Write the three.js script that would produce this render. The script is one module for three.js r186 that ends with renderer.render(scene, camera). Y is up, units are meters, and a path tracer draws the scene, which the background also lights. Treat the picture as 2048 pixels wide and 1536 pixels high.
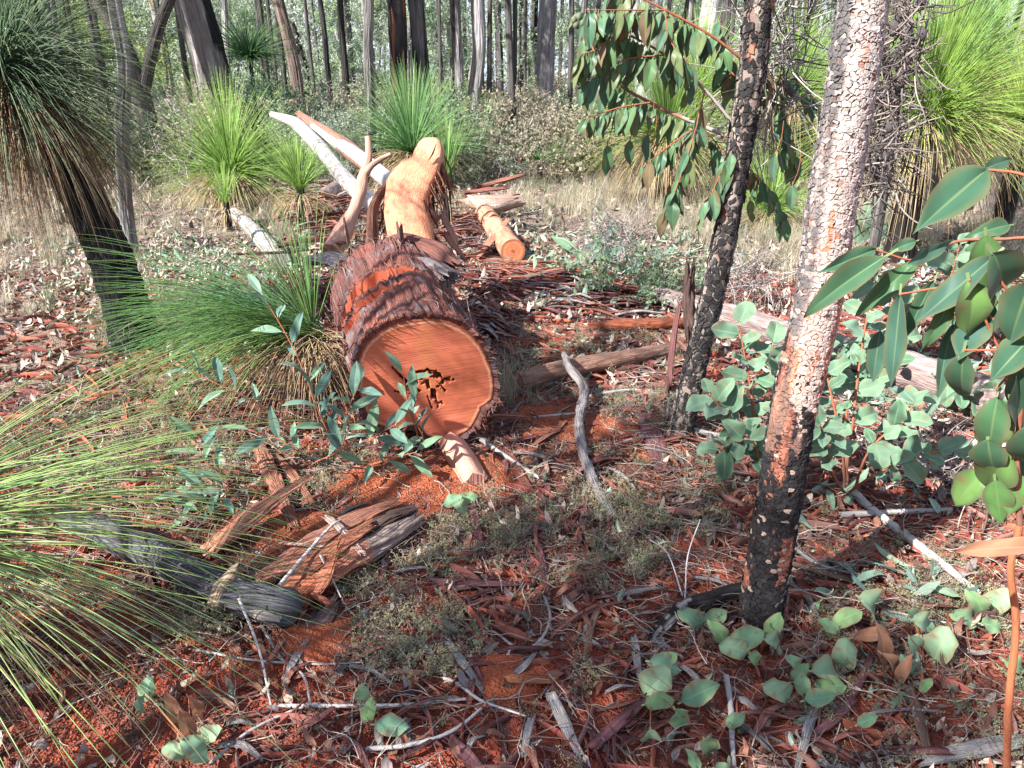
import * as THREE from 'three';
import { mergeGeometries } from 'three/addons/utils/BufferGeometryUtils.js';

// ---------------------------------------------------------------- camera, sky, sun, exposure
const PITCH = 20.9 * Math.PI / 180, EYE = 1.6, FOV = 53;
const camera = new THREE.PerspectiveCamera(FOV, 4 / 3, 0.05, 900);
camera.position.set(0, EYE, 0);
camera.rotation.x = -PITCH;
const scene = new THREE.Scene();
const SUN = new THREE.Vector3(-0.66, 0.66, 0.48).normalize();
{
  // hazy bright winter sky: pale at the horizon, soft blue overhead
  const w = 256, h = 128, d = new Float32Array(w * h * 4);
  for (let y = 0; y < h; y++) for (let x = 0; x < w; x++) {
    const e = ((y + 0.5) / h - 0.5) * Math.PI, a = ((x + 0.5) / w - 0.5) * 2 * Math.PI, dir = new THREE.Vector3(Math.cos(a) * Math.cos(e), Math.sin(e), Math.sin(a) * Math.cos(e));
    const k = Math.pow(Math.max(0, Math.sin(e)), 0.5), glow = 0.12 * Math.pow(Math.max(0, dir.dot(SUN)), 6), i = (y * w + x) * 4;
    d[i] = 0.38 - 0.19 * k + glow; d[i + 1] = 0.41 - 0.175 * k + glow; d[i + 2] = 0.5 - 0.12 * k + glow; d[i + 3] = 1;
  }
  const t = new THREE.DataTexture(d, w, h, THREE.RGBAFormat, THREE.FloatType);
  t.mapping = THREE.EquirectangularReflectionMapping; t.magFilter = THREE.LinearFilter; t.needsUpdate = true;
  scene.background = t; scene.environment = t;
}
const sun = new THREE.DirectionalLight(new THREE.Color(1.0, 0.98, 0.97), 5);
sun.name = 'sun';
sun.position.copy(SUN).multiplyScalar(60);
sun.castShadow = true;
sun.shadow.mapSize.set(4096, 4096);
Object.assign(sun.shadow.camera, { left: -40, right: 40, top: 40, bottom: -40, near: 1, far: 160 });
scene.add(sun, sun.target);
const renderer = new THREE.WebGLRenderer({ antialias: true });
renderer.setSize(1024, 768);
renderer.shadowMap.enabled = true;
renderer.toneMapping = THREE.LinearToneMapping;
renderer.toneMappingExposure = 3.45;

// ---------------------------------------------------------------- helpers
const V = (x = 0, y = 0, z = 0) => new THREE.Vector3(x, y, z);
const { lerp, clamp, smoothstep } = THREE.MathUtils;
let seedState = 12345;
function reseed(s) { seedState = (s * 2654435761 + 1013904223) >>> 0; }
function rnd() { seedState = (seedState + 0x6d2b79f5) >>> 0; let t = seedState; t = Math.imul(t ^ (t >>> 15), t | 1); t ^= t + Math.imul(t ^ (t >>> 7), t | 61); return ((t ^ (t >>> 14)) >>> 0) / 4294967296; }
const rr = (a, b) => a + (b - a) * rnd();
const gauss = () => (rnd() + rnd() + rnd() + rnd() - 2);
const pick = (a) => a[Math.floor(rnd() * a.length) % a.length];
function hash3(x, y, z) { let h = Math.imul(x, 374761393) + Math.imul(y, 668265263) + Math.imul(z, 2147483647 - 40503); h = Math.imul(h ^ (h >>> 13), 1274126177); h = Math.imul(h ^ (h >>> 15), 2246822519); return ((h ^ (h >>> 16)) >>> 0) / 4294967296; }
function vn(x, y = 0, z = 0) {       // value noise 0..1
  const xi = Math.floor(x), yi = Math.floor(y), zi = Math.floor(z);
  let u = x - xi, v = y - yi, w = z - zi;
  u = u * u * (3 - 2 * u); v = v * v * (3 - 2 * v); w = w * w * (3 - 2 * w);
  const L = (a, b, t) => a + (b - a) * t;
  return L(L(L(hash3(xi, yi, zi), hash3(xi + 1, yi, zi), u), L(hash3(xi, yi + 1, zi), hash3(xi + 1, yi + 1, zi), u), v),
    L(L(hash3(xi, yi, zi + 1), hash3(xi + 1, yi, zi + 1), u), L(hash3(xi, yi + 1, zi + 1), hash3(xi + 1, yi + 1, zi + 1), u), v), w);
}
function fbm(x, y = 0, z = 0, o = 3) { let s = 0, a = 0.5, n = 0; for (let i = 0; i < o; i++) { s += a * vn(x, y, z); n += a; a *= 0.5; x = x * 2.03 + 11.3; y = y * 2.03 + 5.7; z = z * 2.03 + 3.1; } return s / n; }
const mixc = (a, b, t) => [a[0] + (b[0] - a[0]) * t, a[1] + (b[1] - a[1]) * t, a[2] + (b[2] - a[2]) * t];
const mulc = (a, k) => [a[0] * k, a[1] * k, a[2] * k];

// places measured against the photograph: the sight line through a point of its 2048 x 1536 frame, met with the ground or with a distance
const FPX = 768 / Math.tan(FOV * Math.PI / 360), CP = Math.cos(PITCH), SP = Math.sin(PITCH);
function sight(px, py) { const cx = (px - 1024) / FPX, cy = (768 - py) / FPX; return V(cx, -SP + cy * CP, -CP - cy * SP); }
function at(px, py, d) { const r = sight(px, py); return r.multiplyScalar(d / -r.z).add(V(0, EYE, 0)); }
function groundH(x, z) {
  const d = Math.hypot(x, z);
  const near = 1 - smoothstep(d, 25, 60);
  return near * ((fbm(x * 0.9 + 7, z * 0.9 + 3, 1, 3) - 0.5) * 0.10 + (fbm(x * 4 + 2, z * 4, 5, 2) - 0.5) * 0.03) + (fbm(x * 0.03, z * 0.03, 9, 2) - 0.5) * 1.2 * smoothstep(d, 30, 120);
}
function gp(px, py, lift = 0) {      // point on the ground
  const r = sight(px, py); let h = 0, p = V();
  for (let i = 0; i < 4; i++) { p = r.clone().multiplyScalar((h + lift - EYE) / r.y).add(V(0, EYE, 0)); h = groundH(p.x, p.z); }
  return p;
}
const onGround = (x, z, lift = 0) => V(x, groundH(x, z) + lift, z);

// naming
const taken = new Map();
function numbered(name) { const n = taken.get(name) ?? 0; taken.set(name, n + 1); return n ? name + '_' + String(n).padStart(3, '0') : name; }
function tag(o, label, category, group, kind) { if (label) o.userData.label = label; if (category) o.userData.category = category; if (group) o.userData.group = group; if (kind) o.userData.kind = kind; return o; }
function shade(m) { m.castShadow = true; m.receiveShadow = true; return m; }
function thing(name, label, category, p = V(), group) { const o = new THREE.Group(); o.name = numbered(name); o.position.copy(p); tag(o, label, category, group); scene.add(o); return o; }
function part(name, geo, mat, parent) {           // geometry given in world space; moved into the parent's space
  const m = shade(new THREE.Mesh(geo, mat)); m.name = name;
  if (parent) { parent.add(m); let q = parent, o = V(); while (q && q !== scene) { o.add(q.position); q = q.parent; } m.position.copy(o).negate(); }
  return m;
}
function single(name, geo, mat, label, category, group) {  // a thing that is one mesh, origin at its base
  geo.computeBoundingBox(); const b = geo.boundingBox, c = V((b.min.x + b.max.x) / 2, b.min.y, (b.min.z + b.max.z) / 2);
  geo.translate(-c.x, -c.y, -c.z);
  const m = shade(new THREE.Mesh(geo, mat)); m.name = numbered(name); m.position.copy(c); tag(m, label, category, group); scene.add(m); return m;
}
function instances(name, geo, mat, list, parent, kind = 'stuff') {   // list of [matrix, colour]
  const m = shade(new THREE.InstancedMesh(geo, mat, list.length)); m.name = parent ? name : numbered(name);
  const c = new THREE.Color();
  list.forEach(([x, k], i) => { m.setMatrixAt(i, x); c.setRGB(k[0], k[1], k[2]); m.setColorAt(i, c); });
  m.userData.kind = kind; (parent || scene).add(m); return m;
}
const _q = new THREE.Quaternion();
function basis(pos, dir, norm, s = 1, sx = s) {    // matrix: local Y along dir, local Z near norm
  const y = dir.clone().normalize(), x = y.clone().cross(norm).normalize();
  if (x.lengthSq() < 0.5) x.set(1, 0, 0).cross(y).normalize();
  const z = x.clone().cross(y);
  return new THREE.Matrix4().makeBasis(x.multiplyScalar(sx), y.multiplyScalar(s), z.multiplyScalar(s)).setPosition(pos);
}

// geometry
function geo(P, I, U, C) {
  const g = new THREE.BufferGeometry();
  g.setAttribute('position', new THREE.Float32BufferAttribute(P, 3));
  if (U) g.setAttribute('uv', new THREE.Float32BufferAttribute(U, 2));
  if (C) g.setAttribute('color', new THREE.Float32BufferAttribute(C, 3));
  g.setIndex(I); g.computeVertexNormals(); return g;
}
const smoothPath = (pts, n) => { const c = new THREE.CatmullRomCurve3(pts, false, 'centripetal'); return c.getSpacedPoints(n); };
const radAt = (rad, t) => { if (typeof rad === 'function') return rad(t); if (typeof rad === 'number') return rad; const k = t * (rad.length - 1), i = Math.min(rad.length - 2, Math.floor(k)); return lerp(rad[i], rad[i + 1], k - i); };
// A limb, log, stick, strip or blade: rings along a path. flat squeezes the section, bow bends it, disp pushes the surface, col colours it, jag breaks the ends.
function tube(pts, rad, o = {}) {
  if (o.byPoint) { const len = [0]; for (let i = 1; i < pts.length; i++) len.push(len[i - 1] + pts[i].distanceTo(pts[i - 1])); const tot = len[len.length - 1], R = rad; rad = (t) => { let i = 1; while (i < len.length - 1 && len[i] < t * tot) i++; return lerp(R[i - 1], R[i], clamp((t * tot - len[i - 1]) / (len[i] - len[i - 1]), 0, 1)); }; }
  const { seg = 8, steps = 12, disp, col = [1, 1, 1], flat = 1, bow = 0, jag = 0, caps = true, side, capCol, twist = 0, uvk = 1 } = o;
  const pp = smoothPath(pts, steps), P = [], U = [], C = [], I = [];
  const T = pp.map((p, i) => pp[Math.min(i + 1, steps)].clone().sub(pp[Math.max(i - 1, 0)]).normalize());
  let n = (side || (Math.abs(T[0].y) > 0.8 ? V(1, 0, 0) : V(0, 1, 0))).clone(); n.addScaledVector(T[0], -n.dot(T[0])).normalize();
  let s = 0; const r0 = radAt(rad, 0), rm = radAt(rad, 0.5);
  for (let i = 0; i <= steps; i++) {
    const t = i / steps; if (i) { s += pp[i].distanceTo(pp[i - 1]); n.addScaledVector(T[i], -n.dot(T[i])).normalize(); }
    const b = T[i].clone().cross(n), r = radAt(rad, t);
    for (let j = 0; j <= seg; j++) {
      const a = (j % seg) / seg * Math.PI * 2 + twist * t, cu = Math.cos(a), su = Math.sin(a);
      let d = disp ? disp(a, s, t, r) : 0;
      const k = r + d, x = su * k, y = cu * k * flat + bow * (su * su - 0.5) * r;
      const p = pp[i].clone().addScaledVector(b, x).addScaledVector(n, y);
      if (jag && (i === 0 || i === steps)) p.addScaledVector(T[i], (i ? 1 : -1) * jag * (hash3(j % seg, i, Math.floor(r0 * 1e4 + pts[0].x * 1e3)) - 0.4));
      P.push(p.x, p.y, p.z); U.push(j / seg * Math.PI * 2 * rm * uvk, s * uvk);
      const c = typeof col === 'function' ? col(a, s, t, p, d) : col; C.push(c[0], c[1], c[2]);
    }
  }
  const w = seg + 1;
  for (let i = 0; i < steps; i++) for (let j = 0; j < seg; j++) { const a = i * w + j; I.push(a, a + w, a + 1, a + 1, a + w, a + w + 1); }
  const body = geo(P, I, U, C), N = body.attributes.normal;
  for (let i = 0; i <= steps; i++) { const a = i * w, b = a + seg, v = V(N.getX(a) + N.getX(b), N.getY(a) + N.getY(b), N.getZ(a) + N.getZ(b)).normalize(); N.setXYZ(a, v.x, v.y, v.z); N.setXYZ(b, v.x, v.y, v.z); }
  if (!caps) return body;
  const parts = [body];
  for (const e of [0, steps]) {
    const cp = [pp[e].x, pp[e].y, pp[e].z], cu = [0, 0], cc = [], ci = [];
    const c0 = capCol || [C[e * w * 3], C[e * w * 3 + 1], C[e * w * 3 + 2]]; cc.push(...c0);
    for (let j = 0; j <= seg; j++) { const k = (e * w + j) * 3; cp.push(P[k], P[k + 1], P[k + 2]); cu.push(P[k] - pp[e].x, P[k + 1] - pp[e].y); cc.push(...(capCol || [C[k], C[k + 1], C[k + 2]])); }
    for (let j = 1; j <= seg; j++) e ? ci.push(0, j + 1, j) : ci.push(0, j, j + 1);
    parts.push(geo(cp, ci, cu, cc));
  }
  return mergeGeometries(parts);
}
const merge = (a) => a.length === 1 ? a[0] : mergeGeometries(a);

// textures
function noiseTex(w, h, f, repeat = 1) {
  const d = new Uint8Array(w * h * 4);
  for (let y = 0; y < h; y++) for (let x = 0; x < w; x++) { const v = clamp(f(x / w, y / h), 0, 1) * 255, i = (y * w + x) * 4; d[i] = d[i + 1] = d[i + 2] = v; d[i + 3] = 255; }
  const t = new THREE.DataTexture(d, w, h, THREE.RGBAFormat); t.wrapS = t.wrapT = THREE.RepeatWrapping; t.magFilter = THREE.LinearFilter; t.minFilter = THREE.LinearMipmapLinearFilter; t.repeat.set(repeat, repeat); t.needsUpdate = true; return t;
}
// tileable noise: value lattice wrapped
function wrapNoise(nx, ny, seed) { return (u, v) => { const x = u * nx, y = v * ny, xi = Math.floor(x), yi = Math.floor(y); let a = x - xi, b = y - yi; a = a * a * (3 - 2 * a); b = b * b * (3 - 2 * b); const h = (i, j) => hash3(((i % nx) + nx) % nx, ((j % ny) + ny) % ny, seed); return lerp(lerp(h(xi, yi), h(xi + 1, yi), a), lerp(h(xi, yi + 1), h(xi + 1, yi + 1), a), b); }; }
const F = [[40, 5, 1], [90, 11, 2], [160, 14, 3], [200, 90, 4]].map((a) => wrapNoise(...a));
const fibreTex = noiseTex(512, 512, (u, v) => { const w = v + 0 * u; const r = Math.abs(F[0](u, w) - 0.5) * 2, q = Math.abs(F[1](u, w) - 0.5) * 2; return 0.12 + 0.5 * r ** 0.7 + 0.3 * q ** 0.7 + 0.14 * F[2](u, v) + 0.1 * F[3](u, v) - 0.1; });
const G = [[12, 12, 5], [40, 40, 6], [110, 110, 7], [220, 220, 8]].map((a) => wrapNoise(...a));
const gritTex = noiseTex(512, 512, (u, v) => 0.2 * G[0](u, v) + 0.3 * G[1](u, v) + 0.35 * G[2](u, v) + 0.35 * G[3](u, v) - 0.1);
const K = [[6, 60, 9], [14, 200, 10], [30, 256, 11]].map((a) => wrapNoise(...a));
const sawTex = noiseTex(512, 512, (u, v) => 0.25 + 0.45 * K[0](u, v) + 0.35 * K[1](u, v) + 0.2 * K[2](u, v) - 0.2);
function tintTex(t, lo) { const a = t.image.data, d = new Uint8Array(a.length); for (let i = 0; i < a.length; i++) d[i] = i % 4 === 3 ? 255 : Math.min(255, lo * 255 + a[i] * (1.12 - lo)); const c = new THREE.DataTexture(d, t.image.width, t.image.height, THREE.RGBAFormat); c.wrapS = c.wrapT = THREE.RepeatWrapping; c.magFilter = THREE.LinearFilter; c.needsUpdate = true; return c; }
const fibreCol = tintTex(fibreTex, 0.45), gritCol = tintTex(gritTex, 0.5), sawCol = tintTex(sawTex, 0.7);
const rep = (t, x, y) => { const c = t.clone(); c.repeat.set(x, y); c.needsUpdate = true; return c; };
const std = (o) => new THREE.MeshPhysicalMaterial({ vertexColors: true, roughness: 0.95, specularIntensity: 0.3, metalness: 0, side: THREE.DoubleSide, ...o });
const M = {
  bark: std({ map: rep(fibreCol, 3, 1.6), bumpMap: rep(fibreTex, 3, 1.6), bumpScale: 0.012 }),
  farBark: std({ map: rep(fibreCol, 1.2, 0.5), bumpMap: rep(fibreTex, 1.2, 0.5), bumpScale: 0.03 }),
  strip: std({ map: rep(fibreCol, 6, 3), bumpMap: rep(fibreTex, 6, 3), bumpScale: 0.005 }),
  wood: std({ map: rep(sawCol, 1.6, 4.5), bumpMap: rep(sawTex, 1.6, 4.5), bumpScale: 0.0016, roughness: 0.8 }),
  peeled: std({ bumpMap: rep(fibreTex, 2, 0.8), bumpScale: 0.004, roughness: 0.7 }),
  stump: std({ map: rep(tintTex(fibreTex, 0.82), 4, 0.9), bumpMap: rep(gritTex, 3, 1), bumpScale: 0.008, roughness: 0.75 }),
  plate: std({ bumpMap: rep(gritTex, 4, 4), bumpScale: 0.003 }),
  soil: std({ map: rep(gritCol, 1.4, 1.4), bumpMap: rep(gritTex, 1.4, 1.4), bumpScale: 0.02, roughness: 1 }),
  twig: std({ bumpMap: rep(fibreTex, 8, 8), bumpScale: 0.001 }),
  litter: std({ vertexColors: true, roughness: 0.85 }),
  blade: new THREE.MeshPhysicalMaterial({ vertexColors: true, roughness: 0.6, side: THREE.DoubleSide, specularIntensity: 0.4 }),
};
const leafMat = (o) => new THREE.MeshPhysicalMaterial({ specularIntensity: 0.5, vertexColors: true, roughness: 1, transmission: 0.3, thickness: 0, clearcoat: 0.2, clearcoatRoughness: 0.35, side: THREE.DoubleSide, ...o });
M.leaf = leafMat({});
M.leafMatte = leafMat({ clearcoat: 0.06, clearcoatRoughness: 0.5, transmission: 0.25 });
M.foliage = new THREE.MeshPhysicalMaterial({ specularIntensity: 0.3, vertexColors: true, roughness: 1, transmission: 0.4, thickness: 0, side: THREE.DoubleSide });
// ---------------------------------------------------------------- leaves
const half = (t) => t;
function leafGeo({ L = 0.1, W = 0.03, a = 0.8, b = 1, curl = 0.2, fold = 0.2, wave = 0.1, rows = 8, col = [0.06, 0.12, 0.05], rib = [0.2, 0.22, 0.09], edge, spots = 0, spotCol = [0.3, 0.12, 0.05], seed = 1, stalk = 0.12 }) {
  const P = [], C = [], I = [], U = [], mx = Math.pow(a / (a + b), a) * Math.pow(b / (a + b), b), cols = [-1, -0.55, -0.1, -0.026, 0.026, 0.1, 0.55, 1];
  const ph = hash3(seed, 1, 1) * 6.28, tw = (hash3(seed, 2, 2) - 0.5) * 0.6;
  for (let i = 0; i <= rows; i++) {
    const t = i / rows, w = Math.max(W * 0.5 * Math.pow(Math.max(t, 1e-4), a) * Math.pow(Math.max(1 - t, 1e-4), b) / mx, 0.0006);
    const cy = curl === 0 ? t * L : Math.sin(t * curl * 2) / (curl * 2) * L, cz = curl === 0 ? 0 : -(1 - Math.cos(t * curl * 2)) / (curl * 2) * L;
    for (const u of cols) {
      const ww = Math.abs(u) > 0.9 ? 1 + 0.22 * (vn(t * 5 + seed * 3.7, u * 3, 4) - 0.5) : 1;
      const x = u * w * ww, z = Math.abs(u) * w * fold * 2 + Math.sin(t * 9 + ph + u) * wave * W * Math.abs(u) * 0.5 + tw * t * x;
      P.push(x, cy, cz + z); U.push(u * 0.5 + 0.5, t);
      let c = Math.abs(u) < 0.05 ? mixc(rib, col, 0.35 + 0.4 * t) : Math.abs(u) > 0.9 && edge ? edge : col;
      if (Math.abs(u) > 0.05) { c = mulc(c, 0.85 + 0.3 * vn(t * 8 + seed * 3, u * 4, seed)); if (spots && vn(t * 7 + seed * 5.1, u * 3.3 + 9, seed) > 1 - spots) c = mixc(c, spotCol, 0.75); }
      C.push(...c);
    }
  }
  const n = cols.length;
  for (let i = 0; i < rows; i++) for (let j = 0; j < n - 1; j++) { const k = i * n + j; I.push(k, k + 1, k + n, k + 1, k + n + 1, k + n); }
  if (stalk) {
    const k = P.length / 3, s = stalk * L, q = Math.min(0.0022, W * 0.05);
    P.push(-q, 0.002, 0, q, 0.002, 0, -q, -s, -s * 0.1, q, -s, -s * 0.1); U.push(0, 0, 0, 0, 0, 0, 0, 0); for (let i = 0; i < 4; i++) C.push(...(Math.max(...rib) > 0 ? rib : col)); I.push(k, k + 2, k + 1, k + 1, k + 2, k + 3);
  }
  return geo(P, I, U, C);
}
// ---------------------------------------------------------------- ground
const RED = [0.29, 0.064, 0.034], BROWN = [0.12, 0.048, 0.032], PALE = [0.34, 0.27, 0.2], SAWDUST = [0.36, 0.098, 0.042];
const dustSpots = [[790, 990, 0.42], [930, 950, 0.3], [640, 1080, 0.3], [1090, 840, 0.35], [620, 1290, 0.2], [1180, 860, 0.3], [1080, 545, 0.5], [1000, 520, 0.5], [1010, 1360, 0.14]].map(([x, y, r]) => ({ p: gp(x, y), r }));
const bareSpots = [[220, 1290, 0.3], [470, 1290, 0.35], [150, 1400, 0.3], [1450, 1260, 0.25], [1350, 1160, 0.35], [1450, 1330, 0.4], [1560, 1370, 0.3], [600, 1270, 0.45], [350, 1330, 0.5], [780, 1000, 0.45], [1130, 860, 0.4], [1000, 700, 0.8], [1230, 900, 0.4], [1100, 540, 0.8], [300, 1450, 0.4], [700, 1180, 0.4], [1360, 1270, 0.25]].map(([x, y, r]) => ({ p: gp(x, y), r }));
const fall = (list, x, z) => { if (z > 0 || z < -9) return 0; let m = 0, n = -1; for (const s of list) { const d = Math.hypot(x - s.p.x, z - s.p.z) / s.r; if (d > 1.5) continue; if (n < 0) n = fbm(x * 5, z * 5, 3, 2); m = Math.max(m, 1 - smoothstep(d + (n - 0.5) * 0.6, 0.45, 1.1)); } return m; };
function soilColour(x, z) {
  const d = Math.hypot(x, z + 1), n = fbm(x * 2.2, z * 2.2, 7, 3), n2 = fbm(x * 9, z * 9, 17, 2);
  let c = mixc(BROWN, RED, smoothstep(n + n2 * 0.3, 0.35, 0.65));
  c = mixc(c, RED, fall(bareSpots, x, z) * 0.75); c = mixc(c, [0.1, 0.05, 0.035], smoothstep(fbm(x * 6, z * 6, 27, 3), 0.5, 0.75) * 0.7);
  c = mixc(c, SAWDUST, fall(dustSpots, x, z) * 0.75);
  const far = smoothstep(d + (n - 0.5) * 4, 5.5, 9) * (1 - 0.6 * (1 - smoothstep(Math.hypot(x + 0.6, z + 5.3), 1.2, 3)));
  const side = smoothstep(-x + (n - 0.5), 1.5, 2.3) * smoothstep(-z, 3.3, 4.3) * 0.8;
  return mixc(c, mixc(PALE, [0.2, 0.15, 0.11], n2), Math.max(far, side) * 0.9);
}
{
  const xs = [], zs = [];
  const grade = (a, b, s0, k) => { const o = []; let x = a, s = s0; while (x < b) { o.push(x); s *= k; x += s; } o.push(b); return o; };
  const pos = grade(0, 420, 0.016, 1.022);
  for (const x of pos.slice(1).reverse()) xs.push(-x); xs.push(...pos);
  const front = grade(2.6, 420, 0.02, 1.02), back = grade(0, 60, 0.05, 1.12);
  const mid = []; for (let z = 1; z < 2.6; z += 0.02) mid.push(-z);
  zs.push(...back.slice().reverse().map((z) => z - 1 + 0.05)); zs.push(...mid, ...front.map((z) => -z));
  const P = [], U = [], C = [], I = [], nx = xs.length;
  for (const z of zs) for (const x of xs) {
    const near = 1 - smoothstep(Math.hypot(x, z), 6, 12);
    let y = groundH(x, z); if (near > 0) y += near * ((vn(x * 22, z * 22, 3) - 0.5) * 0.014 + fall(dustSpots, x, z) * 0.03 + (vn(x * 60, z * 60, 2) - 0.5) * 0.006);
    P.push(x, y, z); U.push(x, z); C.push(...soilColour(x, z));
  }
  for (let i = 0; i < zs.length - 1; i++) for (let j = 0; j < nx - 1; j++) { const k = i * nx + j; I.push(k, k + 1, k + nx, k + 1, k + nx + 1, k + nx); }

  var ground = shade(new THREE.Mesh(geo(P, I, U, C), M.soil));
  ground.name = 'ground'; ground.userData.kind = 'structure'; scene.add(ground);
}
// ---------------------------------------------------------------- litter on the ground
const dryKinds = [
  { col: [0.36, 0.27, 0.2], rib: [0.42, 0.34, 0.26], edge: [0.28, 0.2, 0.14] }, { col: [0.2, 0.095, 0.065], rib: [0.27, 0.15, 0.1] },
  { col: [0.26, 0.085, 0.05], rib: [0.34, 0.16, 0.1] }, { col: [0.24, 0.2, 0.18], rib: [0.3, 0.25, 0.22] }, { col: [0.44, 0.37, 0.29], rib: [0.5, 0.43, 0.34] }, { col: [0.2, 0.26, 0.19], rib: [0.32, 0.36, 0.25] },
];
const dryGeos = [];
reseed(4);
for (let k = 0; k < 12; k++) dryGeos.push(leafGeo({ L: rr(0.07, 0.11), W: rr(0.017, 0.034), a: rr(0.6, 1), b: rr(0.8, 1.2), curl: rr(-0.6, 0.9), fold: rr(-0.3, 0.5), wave: rr(0.2, 0.7), rows: 6, seed: k + 1, spots: 0.25, spotCol: [0.12, 0.06, 0.04], ...dryKinds[k % 6] }));
function litterPose(x, z, s = 1, lift = 0.012) {
  const d = V(gauss(), gauss() * 0.25, gauss()).normalize(), n = V(gauss() * 0.45, 1, gauss() * 0.45).normalize();
  return basis(V(x, groundH(x, z) + lift + rnd() * 0.015, z), d, rnd() < 0.5 ? n : n.negate(), s);
}
// how thickly leaves lie at a place
const cover = (x, z) => (1 - 0.78 * Math.max(fall(bareSpots, x, z), fall(dustSpots, x, z))) * (0.35 + 0.9 * smoothstep(fbm(x * 1.6 + 3, z * 1.6, 2, 2), 0.3, 0.7)) * (x > 0.3 && z > -3.2 ? 1.35 : 1);
function sector(zNear, zFar, spread = 0.8) { const z = -Math.sqrt(lerp(zNear * zNear, zFar * zFar, rnd())); return [rr(-1, 1) * ((spread - 0.06) * -z + 0.85), z]; }
reseed(21);
{
  const spots = [];
  while (spots.length < 7800) { const [x, z] = sector(1.3, 4.2); if (rnd() < cover(x, z)) spots.push([x, z]); }
  spots.sort((a, b) => b[1] - a[1]);
  const lists = dryGeos.map(() => []);
  spots.forEach(([x, z], i) => {
    const k = pick([0, 1, 1, 2, 2, 3, 3, 6, 7, 7, 8, 8, 9, 9, 1, 7, 2, 4, 5, 11]), m = litterPose(x, z, rr(0.35, 0.9), rnd() < 0.4 ? 0 : 0.01);
    if (i < 300) { const l = shade(new THREE.Mesh(dryGeos[k], M.litter)); l.name = i ? 'fallen_leaf_' + String(i).padStart(3, '0') : 'fallen_leaf'; m.decompose(l.position, l.quaternion, l.scale); ground.add(l); }
    else lists[k].push([m, mulc([1, 1, 1], rr(0.5, 1.1))]);
  });
  for (let i = 0; i < 16000; i++) { const [x, z] = sector(4.2, 9, 0.85); if (rnd() < cover(x, z)) lists[pick([0, 1, 3, 4, 5, 0, 4, 6, 9, 10, 11])].push([litterPose(x, z, rr(0.7, 1.2)), mulc([1, 1, 1], rr(0.6, 1.15))]); }
  for (let i = 0; i < 26000; i++) { const [x, z] = sector(8, 26, 0.85); lists[pick([0, 4, 5, 0, 4, 11, 10, 3])].push([litterPose(x, z, rr(1, 1.9), 0.03), mulc([0.8, 0.8, 0.78], rr(0.5, 1.1))]); }
  for (let i = 0; i < 900; i++) { const s = pick(bareSpots), a = rnd() * 6.28, q = Math.sqrt(rnd()) * s.r * 1.3, x = s.p.x + Math.cos(a) * q, z = s.p.z + Math.sin(a) * q; lists[pick([1, 2, 7, 8, 3, 0])].push([litterPose(x, z, rr(0.2, 0.7)), mulc([1, 1, 1], rr(0.4, 0.95))]); }
  for (const [px, py, R, n] of [[60, 520, 1.5, 900], [60, 600, 0.9, 400], [350, 520, 1.2, 600], [420, 420, 1.5, 500], [1900, 620, 1, 400], [1850, 880, 0.6, 260]]) { const c = gp(px, py); for (let i = 0; i < n; i++) { const a = rnd() * 6.28, q = Math.sqrt(rnd()) * R; lists[pick([0, 4, 10, 3, 5])].push([litterPose(c.x + Math.cos(a) * q * 1.3, c.z + Math.sin(a) * q, rr(0.6, 1.1)), mulc([1.3, 1.3, 1.3], rr(0.7, 1.2))]); } }
  lists.forEach((l, k) => { const m = instances('leaf_litter', dryGeos[k], M.litter, l, ground); m.name = k ? 'leaf_litter_' + String(k).padStart(3, '0') : 'leaf_litter'; });
}
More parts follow.
